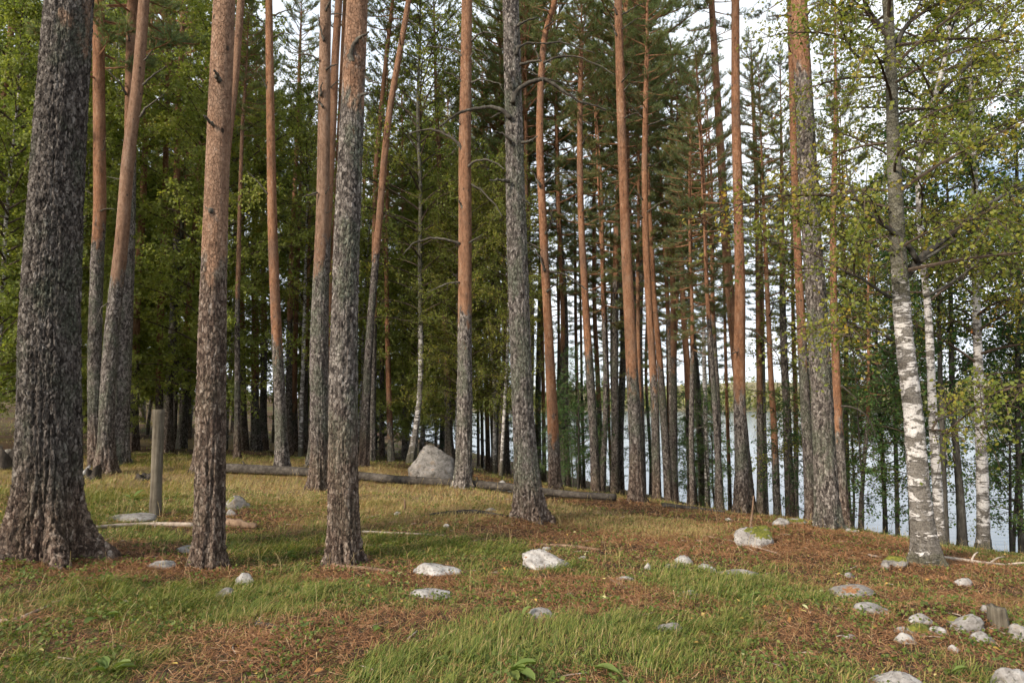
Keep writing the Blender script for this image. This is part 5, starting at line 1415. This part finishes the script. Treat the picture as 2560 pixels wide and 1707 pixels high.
lying('fallen_branch', [(905, 1331), (980, 1334), (1050, 1337), (1110, 1339)], [.016, .014, .012, .007], 'palewood', 'straight thin stick in grass between two thick pines', 'branch')
lying('fallen_branch', [(1130, 1340), (1200, 1347), (1310, 1358)], [.008, .009, .008], 'brownwood', 'thin brown stick continuing the line of the straight pale one', 'branch')
lying('fallen_branch', [(1337, 1362), (1400, 1366), (1450, 1371), (1500, 1376)], [.012, .018, .02, .01], 'brownwood', 'dark brown stick uphill of the large sloping white stone', 'branch')
lying('fallen_branch', [(1755, 1339), (1800, 1347), (1860, 1362), (1942, 1383)], [.007, .011, .013, .009], 'palewood', 'pale stick lying down the slope under the moss capped rock', 'branch')
lying('fallen_branch', [(2170, 1389), (2203, 1394)], [.014, .01], 'palewood', 'short bleached stick pointing at the golden moss cushion', 'branch')
lying('fallen_branch', [(0, 1556), (45, 1552), (90, 1530), (126, 1514)], [.012, .012, .009, .005], 'palewood', 'thin forked twig in the grass at the edge before the huge pine', 'branch')
lying('fallen_branch', [(820, 1410), (850, 1421), (920, 1424), (990, 1433)], [.018, .022, .018, .012], 'brownwood', 'crumbling brown root piece on bare needles by the plated pine base', 'branch', rel=.2)
lying('fallen_branch', [(1075, 1290), (1130, 1288), (1180, 1286), (1235, 1290), (1300, 1295)], [.02, .04, .045, .025, .012], 'blackwood', 'dark rotten branch in tan grass before the snaggy grey pine', 'branch', rel=.2)
lying('fallen_branch', [(1525, 1452), (1545, 1462), (1568, 1474)], [.012, .016, .008], 'brownwood', 'short dark bark strip among brown leaves below the round knob of stone', 'branch')
lying('fallen_branch', [(640, 1560), (690, 1572), (720, 1568)], [.012, .016, .01], 'blackwood', 'dark rotten stick half hidden in grass in front of the plated pine', 'branch', rel=.2)
br_, P0 = lying('dead_branch', [(2352, 1397), (2400, 1402), (2440, 1408), (2500, 1414), (2570, 1413)], [.026, .022, .018, .014, .010], 'palewood', 'bleached forked dead branch lying on the needle bank', 'branch')
for a, l in ((5, (.16, .10, .09)), (9, (.30, .16, .05)), (14, (.34, -.12, .03))):
    mb = MB(); q = P0[a]; e = q + np.array(l)
    V, Q, T3 = tube_data(resample([q, (q + e) / 2 + [0, 0, .03], e], 8), np.linspace(.015, .006, 8), 6); mb.add(V, Q, T3, 0)
    obj('fork', mb.mesh('fork', [M['palewood']]), br_)
# weathered post
p = hit(388, 1287); d0 = p[1]
Hp = (1287 - 1030) / F * d0; r = 13.4 / F * d0
zs = np.r_[-.25, np.linspace(0, Hp, 26), Hp + .003]
tilt = (385 - 388) / F * d0 / Hp
P = np.stack([tilt * zs, 0 * zs, zs], 1)
mb = MB(); R = np.full(len(zs), r); R[0:5] *= 1.06; R[-2] *= .99; R[-1] *= .90
V, Q, T3 = tube_data(P, R, 28); V[:, :2] *= (1 + .03 * fbm(np.stack([V[:, 0] * 25, V[:, 1] * 25, V[:, 2] * 2], 1), 5, 3))[:, None]; mb.add(V, Q, T3, 0)
tag(obj('wooden_post', mb.mesh('wooden_post', [M['post']]), None, p), 'weathered round wooden post standing upright in the grass', 'post')
def stump(u, yb, w_px, h_px, mk, label, seed, lean=0.0, jag=.4):
    p = hit(u, yb); w = w_px / F * p[1] * .5; h = h_px / F * p[1]
    n, sg = 9, 22
    th = np.arange(sg) * 2 * math.pi / sg
    V = []
    top = h * (1 + jag * np.array([vnoise(np.array([[math.cos(a) * 2 + seed, math.sin(a) * 2, 0]]), 3)[0] for a in th]))
    for k in range(n):
        t = k / (n - 1)
        rr = w * (1.25 - .35 * t ** .5) * (1 + .18 * np.sin(th * 5 + seed) * (1 - .5 * t))
        V.append(np.stack([np.cos(th) * rr + lean * t * h, np.sin(th) * rr, -.06 + t * (top + .06)], 1))
    for f in (.7, .35):
        V.append(np.stack([np.cos(th) * w * .9 * f + lean * h, np.sin(th) * w * .9 * f, top * (.9 - .2 * (1 - f))], 1))
    V = np.array(V); nn = len(V)
    k, s = np.meshgrid(np.arange(nn - 1), np.arange(sg), indexing='ij'); s2 = (s + 1) % sg
    Q = np.stack([k * sg + s, k * sg + s2, (k + 1) * sg + s2, (k + 1) * sg + s], -1).reshape(-1, 4)
    V = np.concatenate([V.reshape(-1, 3), [[lean * h, 0, h * .65]]])
    T3 = np.stack([(nn - 1) * sg + np.arange(sg), (nn - 1) * sg + (np.arange(sg) + 1) % sg, np.full(sg, nn * sg)], 1)
    mb = MB(); mb.add(V, Q, T3)
    tag(obj('stump', mb.mesh('stump', [M[mk]]), None, p), label, 'stump')
stump(2500, 1566, 42, 44, 'post', 'weathered grey wood stump beside the needle covered mound', 2, -.12, .16)
stump(228, 1198, 34, 26, 'blackwood', 'low black rotten stump at the foot of the leaning pine', 5, .2, .8)
stump(12, 1172, 60, 30, 'blackwood', 'black uprooted root clump in the grass at the far edge', 7, 0, 1.0)
stump(362, 1202, 40, 14, 'blackwood', 'dark low stump hidden in grass behind the wooden post', 9, 0, .6)
# white birch stick propped against the leaning pine
a, b = at(195, 1222, 12.9), at(224, 1166, 13.6)
a[2] = g1(a[0], a[1]) - .02
P = resample([a, (a + b) / 2 + [0, 0, .02], b], 10)
mb = MB(); V, Q, T3 = tube_data(P - a, np.linspace(.038, .030, 10), 12); mb.add(V, Q, T3, 0, orange=0.25, low=0.0, pale=0.0, plate=.5)
tag(obj('birch_stick', mb.mesh('birch_stick', [M['birch']]), None, a), 'short white birch stick propped on the leaning pine base', 'stick')
# standing snags
def snag(u, yb, yt, u2, r, mk, label, bend=0.02):
    p = hit(u, yb); e = at(u2, yt, p[1])
    P = resample([p - [0, 0, .1], (p + e) / 2 + [bend, 0, 0], e], 10)
    mb = MB(); V, Q, T3 = tube_data(P - p, np.linspace(r, r * .5, 10), 7); mb.add(V, Q, T3)
    tag(obj('snag', mb.mesh('snag', [M[mk]]), None, p), label, 'snag')
snag(1008, 1274, 1248, 1011, .02, 'brownwood', 'short upright broken snag in tan grass near the fallen log')
snag(1872, 1318, 1238, 1884, .022, 'brownwood', 'slim bare dead stake leaning above the moss capped rock')
snag(386, 1318, 1301, 383, .012, 'palewood', 'tiny pale upright stub beside the bare pale branch')

# ------------------------------------------------------------------ grass, needles, fallen leaves
def wedge_points(n, d0, d1, hw=.92):
    """random ground points in the fan the camera and its neighbourhood see, from distance d0 to d1"""
    y = np.sqrt(rng.uniform(d0 * d0, d1 * d1, n))
    x = y * rng.uniform(-hw, hw, n) + rng.uniform(-.6, .6, n)
    return x, y
ROCKS = [(o.location.x, o.location.y, max(o.dimensions.x, o.dimensions.y) * .42) for o in COL.objects if o.parent is None and o.get('category') in ('rock', 'boulder')]
TRK = [(b[4][0], b[4][1], b[3](.2) * 1.0) for b in BUILT.values()]
def clear(x, y):
    ok = np.ones(len(x), bool)
    for a, b, r in ROCKS + TRK:
        ok &= ((x - a) ** 2 + (y - b) ** 2) > (r * .52) ** 2
    return ok & (shore_dist(x, y) > 1.2)
mb = MB()
def grass_batch(n, d0, d1, wd, hscale):
    x, y = wedge_points(n, d0, d1)
    g, d = fields(x, y)
    tuft = .5 + .5 * n2(x * 5, y * 5, 23, 2)
    p = np.clip(.09 + .85 * np.maximum(g ** 1.4, .6 * d), 0, 1) * np.clip(-.25 + 1.7 * tuft, .10, 1)
    ok = (rng.random(n) < p) & clear(x, y)
    x, y, g, d, tuft = x[ok], y[ok], g[ok], d[ok], tuft[ok]
    k = len(x)
    z = ground(x, y) - .01
    dryb = rng.random(k) < np.clip(.14 + .85 * d - .25 * g, .07, .95)
    h = hscale * (.34 + .85 * g * g * tuft + .45 * d) * rng.uniform(.55, 1.35, k)
    az = n2(x * .8, y * .8, 31, 2) * 2.2 + .2 + rng.normal(0, .8, k)
    lean = np.abs(rng.normal(.90, .35, k)) * np.where(dryb, .75, 1.15)
    dx, dy = np.cos(az) * lean, np.sin(az) * lean
    w = wd * rng.uniform(.6, 1.3, k) * np.where(dryb, .7, 1)
    sx, sy = -np.sin(az + rng.normal(0, .5, k)) * w, np.cos(az) * w
    b = np.stack([x, y, z], 1); s = np.stack([sx, sy, 0 * sx], 1)
    m1 = b + np.stack([dx * h * .28, dy * h * .28, h * .52], 1)
    m2 = b + np.stack([dx * h * .70, dy * h * .70, h * .85], 1)
    tip = b + np.stack([dx * h * 1.2, dy * h * 1.2, h * np.clip(1.02 - lean * .32, .3, 1.1)], 1)
    V = np.stack([b - s, b + s, m1 - s * .85, m1 + s * .85, m2 - s * .55, m2 + s * .55, tip], 1).reshape(-1, 3)
    i = np.arange(k)[:, None] * 7
    Q = np.concatenate([i + np.array([0, 1, 3, 2]), i + np.array([2, 3, 5, 4])])
    T3 = i + np.array([4, 5, 6])
    tone = np.where(dryb, rng.normal(.76, .14, k), rng.normal(.30, .21, k) + .14 * (1 - tuft))
    mb.add(V, Q, T3, 0, tone=np.repeat(np.clip(tone, 0, 1), 7))
grass_batch(230000, 2.4, 6.5, .0023, .092)
grass_batch(260000, 6.3, 11, .0031, .088)
grass_batch(230000, 10.8, 19, .0046, .090)
grass_batch(90000, 19, 40, .010, .11)
# tall dead stalks among the blades
def stalks(n, d0, d1, wd):
    x, y = wedge_points(n, d0, d1); ok = clear(x, y); x, y = x[ok], y[ok]; k = len(x)
    z = ground(x, y); h = rng.uniform(.08, .24, k); az = rng.uniform(0, 6.28, k); ln = np.abs(rng.normal(.35, .3, k))
    dx, dy = np.cos(az) * ln * h, np.sin(az) * ln * h
    b = np.stack([x, y, z], 1); s = np.stack([np.full(k, wd), np.zeros(k), np.zeros(k)], 1)
    m1 = b + np.stack([dx * .35, dy * .35, h * .55], 1); tip = b + np.stack([dx, dy, h * (1 - .3 * ln)], 1)
    V = np.stack([b - s, b + s, m1 - s * .8, m1 + s * .8, tip - s * .9, tip + s * .9], 1).reshape(-1, 3)
    i = np.arange(k)[:, None] * 6
    mb.add(V, np.concatenate([i + np.array([0, 1, 3, 2]), i + np.array([2, 3, 5, 4])]), None, 0, tone=np.repeat(np.clip(rng.normal(.85, .1, k), 0, 1), 6))
stalks(420, 2.6, 7, .0011); stalks(1300, 7, 16, .0018)
go = obj('grass', mb.mesh('grass', [M['grass']], False))
tag(go, 'short green and straw coloured grass over the forest floor', 'grass', kind='stuff')

mb = MB()
def needle_batch(n, d0, d1, ln, wd):
    x, y = wedge_points(n, d0, d1)
    g, d = fields(x, y)
    nf = np.clip(_field(x, y, WN), 0, 1.2)
    ok = (rng.random(n) < np.clip(.42 + .5 * nf - .3 * g + .5 * n2(x * 9, y * 9, 71, 2), .08, 1)) & (shore_dist(x, y) > 1.0)
    for a, b, r in TRK: ok &= ((x - a) ** 2 + (y - b) ** 2) > (r * .9) ** 2
    for a, b, r in ROCKS: ok &= ((x - a) ** 2 + (y - b) ** 2) > (r * .8) ** 2
    x, y = x[ok], y[ok]; k = len(x)
    z = ground(x, y) + rng.uniform(.002, .028, k)
    a = rng.uniform(0, 2 * math.pi, k); L = ln * rng.uniform(.6, 1.3, k) * .5; t = rng.normal(0, .28, k)
    d = np.stack([np.cos(a) * L, np.sin(a) * L, t * L], 1); s = np.stack([-np.sin(a), np.cos(a), 0 * a], 1) * wd * .5
    c = np.stack([x, y, z], 1); up = np.zeros_like(c); up[:, 2] = wd * .4
    V = np.stack([c - d - s, c + d - s + up, c + d + s, c - d + s + up], 1).reshape(-1, 3)
    mb.add(V, np.arange(k * 4).reshape(-1, 4), None, 0, tone=np.repeat(np.clip(rng.normal(.45, .26, k), 0, 1), 4))
needle_batch(150000, 2.4, 6.5, .075, .0028)
needle_batch(150000, 6.3, 11, .085, .0042)
needle_batch(80000, 10.8, 18, .11, .007)
tag(obj('needle_litter', mb.mesh('needle_litter', [M['litter']], False)), 'orange brown pine needles strewn over the ground', 'needle litter', kind='stuff')

# low leafy herbs woven through the grass
mb = MB()
for n, d0, d1 in ((9000, 2.5, 6.5), (9000, 6.5, 12)):
    x, y = wedge_points(n, d0, d1); hb = n2(x * 1.6, y * 1.6, 301, 3); ok = clear(x, y) & (hb + .3 * rng.random(len(x)) > .12); x, y = x[ok], y[ok]
    P = np.repeat(np.stack([x, y, ground(x, y)], 1), 4, 0); P += rng.normal(0, 1, P.shape) * [.03, .03, .012] + [0, 0, .03]
    add_leaves(mb, P, .026, 0, .42, .2, .05)
tag(obj('ground_herbs', mb.mesh('ground_herbs', [M['herb']], False)), 'low small leaved green herbs woven through the grass', 'herbs', kind='stuff')
# twigs, bark flakes and bits of dead wood
mb = MB()
x, y = wedge_points(900, 2.5, 12); ok = clear(x, y)
for a, b in zip(x[ok], y[ok]):
    L = rng.uniform(.04, .22); az = rng.uniform(0, 6.28); z = g1(a, b) + .012; r = rng.uniform(.0015, .0055)
    d = np.array([math.cos(az), math.sin(az), rng.normal(0, .12)]) * L
    p = np.array([a, b, z])
    V, Q, T3 = tube_data([p - d * .5, p + [rng.normal(0, .008), rng.normal(0, .008), .004], p + d * .5], [r, r, r * .6], 4); mb.add(V, Q, T3, int(rng.random() < .3))
tag(obj('twig_litter', mb.mesh('twig_litter', [M['brownwood'], M['palewood']])), 'small dead twigs and wood scraps scattered over the ground', 'twig litter', kind='stuff')
mb = MB()
x, y = wedge_points(520, 2.6, 12); ok = clear(x, y); x, y = x[ok], y[ok]; k = len(x)
P = np.stack([x, y, ground(x, y) + rng.uniform(.015, .06, k)], 1)
a = rng.uniform(0, 6.28, k); t = rng.normal(0, .35, k); L = rng.uniform(.010, .026, k)[:, None]
d = np.stack([np.cos(a), np.sin(a), t], 1); s = np.stack([-np.sin(a), np.cos(a), rng.normal(0, .35, k)], 1)
up = np.zeros_like(d); up[:, 2] = .25
V = np.stack([P - d * L, P - d * L * .3 + s * L * .55 + up * L, P + d * L * .4 + s * L * .45 + up * L, P + d * L, P + d * L * .4 - s * L * .45 + up * L, P - d * L * .3 - s * L * .55 + up * L], 1).reshape(-1, 3)
i = np.arange(k)[:, None] * 6
mb.add(V, np.concatenate([i + np.array([0, 1, 2, 3]), i + np.array([0, 3, 4, 5])]), None, 0, tone=np.repeat(rng.random(k), 6))
tag(obj('fallen_leaves', mb.mesh('fallen_leaves', [M['fallen']], False)), 'scattered small yellow and brown fallen leaves', 'fallen leaves', kind='stuff')

# ------------------------------------------------------------------ broad leaved weeds, each a plant of its own
def weed(u, v, leaves, size, label):
    p = hit(u, v)
    mb = MB()
    for k in range(leaves):
        az = rng.uniform(0, 6.28) if leaves > 2 else rng.uniform(.2, 2.8)
        L = size * .8 * rng.uniform(.6, 1.15); el = rng.uniform(.45, 1.2)
        t = np.linspace(0, 1, 9)
        c = np.stack([np.cos(az) * np.cumsum(np.cos(el - 1.0 * t)) / 9 * L, np.sin(az) * np.cumsum(np.cos(el - 1.0 * t)) / 9 * L, np.cumsum(np.sin(el - 1.0 * t)) / 9 * L], 1)
        w = L * .17 * np.clip(np.sin(np.clip((t - .18) / .82, 0, 1) * math.pi) ** .7, .05, 1)
        w *= 1 + .10 * np.sin(t * 30)
        s = np.array([-math.sin(az), math.cos(az), .0])
        V = np.stack([c - s * w[:, None] + [0, 0, .01], c, c + s * w[:, None] + [0, 0, .01]], 1)
        V[:, 0, 2] += w * .25; V[:, 2, 2] += w * .25
        V = V.reshape(-1, 3)
        Q = []
        for q in range(8):
            for e in range(2): Q.append([q * 3 + e, q * 3 + e + 1, q * 3 + e + 4, q * 3 + e + 3])
        mb.add(V, Q, None, 0, tone=np.full(len(V), np.clip(rng.normal(.5, .15), 0, 1)))
    o = obj('broadleaf_weed', mb.mesh('broadleaf_weed', [M['weed']]), None, p)
    tag(o, label, 'weed')
weed(1265, 1690, 6, .26, 'largest broad leaved weed at the bottom edge of the grass')
weed(1128, 1668, 2, .20, 'two broad leaves in grass beside the largest weed')
weed(1567, 1706, 2, .24, 'tall single leaved weed upright at the bottom edge')
weed(1300, 1550, 2, .17, 'broad pale leaf rising beside the half sunk pale stone')
weed(1648, 1600, 4, .16, 'weed with upright spoon leaves before the dark grey rock')
weed(252, 1552, 3, .20, 'weed with long upright spoon leaves before the huge pine')
weed(915, 1700, 3, .12, 'low weed in lush grass toward the bottom edge')
weed(270, 1690, 6, .19, 'leafy weed rosette by reddish litter at the bottom edge')
weed(880, 1565, 2, .13, 'small pale weed leaf beside brown litter')
weed(930, 1588, 2, .12, 'narrow weed leaf standing in green grass')
weed(712, 1395, 3, .18, 'pale weed in grass between the two thick pines')
weed(590, 1460, 2, .12, 'weed leaf in front of the angular pinkish stone')
weed(330, 1252, 4, .26, 'leafy weed in the grass hollow beyond the bare pale branch')
weed(480, 1520, 3, .13, 'pale heart leaved weed in lush grass')
weed(2375, 1690, 3, .12, 'bright weed at the bottom edge by the domed rock')
weed(1870, 1500, 5, .13, 'dark leafy weed in the lush slope grass')

# ------------------------------------------------------------------ sky, sun, camera
SUN_EL, SUN_AZ = math.radians(25), math.radians(226)      # azimuth clockwise from +Y: low sun from behind the west side
w = bpy.data.worlds.new('World'); SC.world = w; w.use_nodes = True
nt = w.node_tree; nt.nodes.clear(); N = NT(nt)
sky = N.n('ShaderNodeTexSky', sky_type='NISHITA')
sky.sun_disc = False; sky.sun_elevation = SUN_EL; sky.sun_rotation = SUN_AZ; sky.altitude = 120; sky.air_density = 1.0; sky.dust_density = 1.5
b1 = N.n('ShaderNodeBackground'); N.l(sky.outputs[0], b1.inputs[0]); b1.inputs[1].default_value = 0.10
co = N.n('ShaderNodeTexCoord').outputs['Generated']
cl = N.noise(N.mapping(co, (1.0, 1.0, 2.6)), 2.2, 6, 0.58, .3)
cc = N.ramp(N.noise(N.mapping(co, (1, 1, 3)), 3.1, 5, .55), [(.3, (.66, .74, .83)), (.7, (.92, .95, .965))])
b2 = N.n('ShaderNodeBackground'); N.l(cc, b2.inputs[0]); b2.inputs[1].default_value = 0.95
mx = N.n('ShaderNodeMixShader'); N.l(N.sstep(cl, .28, .44), mx.inputs[0]); N.l(b1.outputs[0], mx.inputs[1]); N.l(b2.outputs[0], mx.inputs[2])
wo = N.n('ShaderNodeOutputWorld'); N.l(mx.outputs[0], wo.inputs['Surface'])
sl = bpy.data.lights.new('sun', 'SUN'); sl.energy = 3.9; sl.angle = math.radians(9); sl.color = (1.0, .90, .76)
so = bpy.data.objects.new('sun', sl); COL.objects.link(so)
sd = Vector((math.sin(SUN_AZ) * math.cos(SUN_EL), math.cos(SUN_AZ) * math.cos(SUN_EL), math.sin(SUN_EL)))
so.rotation_mode = 'QUATERNION'; so.rotation_quaternion = sd.to_track_quat('Z', 'Y'); so.location = sd * 60
cam = bpy.data.cameras.new('camera'); cam.sensor_width = 36; cam.lens = 36 * F / 2560; cam.clip_start = .05; cam.clip_end = 6000
cm = bpy.data.objects.new('camera', cam); COL.objects.link(cm); cm.location = (0, 0, EYE); cm.rotation_euler = (math.pi / 2 + PITCH, 0, 0)
SC.camera = cm
SC.view_settings.view_transform = 'Standard'; SC.view_settings.look = 'None'; SC.view_settings.exposure = 0.72; SC.view_settings.gamma = 1.0
cy = SC.cycles
cy.max_bounces = 6; cy.diffuse_bounces = 3; cy.glossy_bounces = 2; cy.transmission_bounces = 3; cy.transparent_max_bounces = 4
cy.adaptive_threshold = 0.03; cy.adaptive_min_samples = 16
cy.caustics_reflective = False; cy.caustics_refractive = False
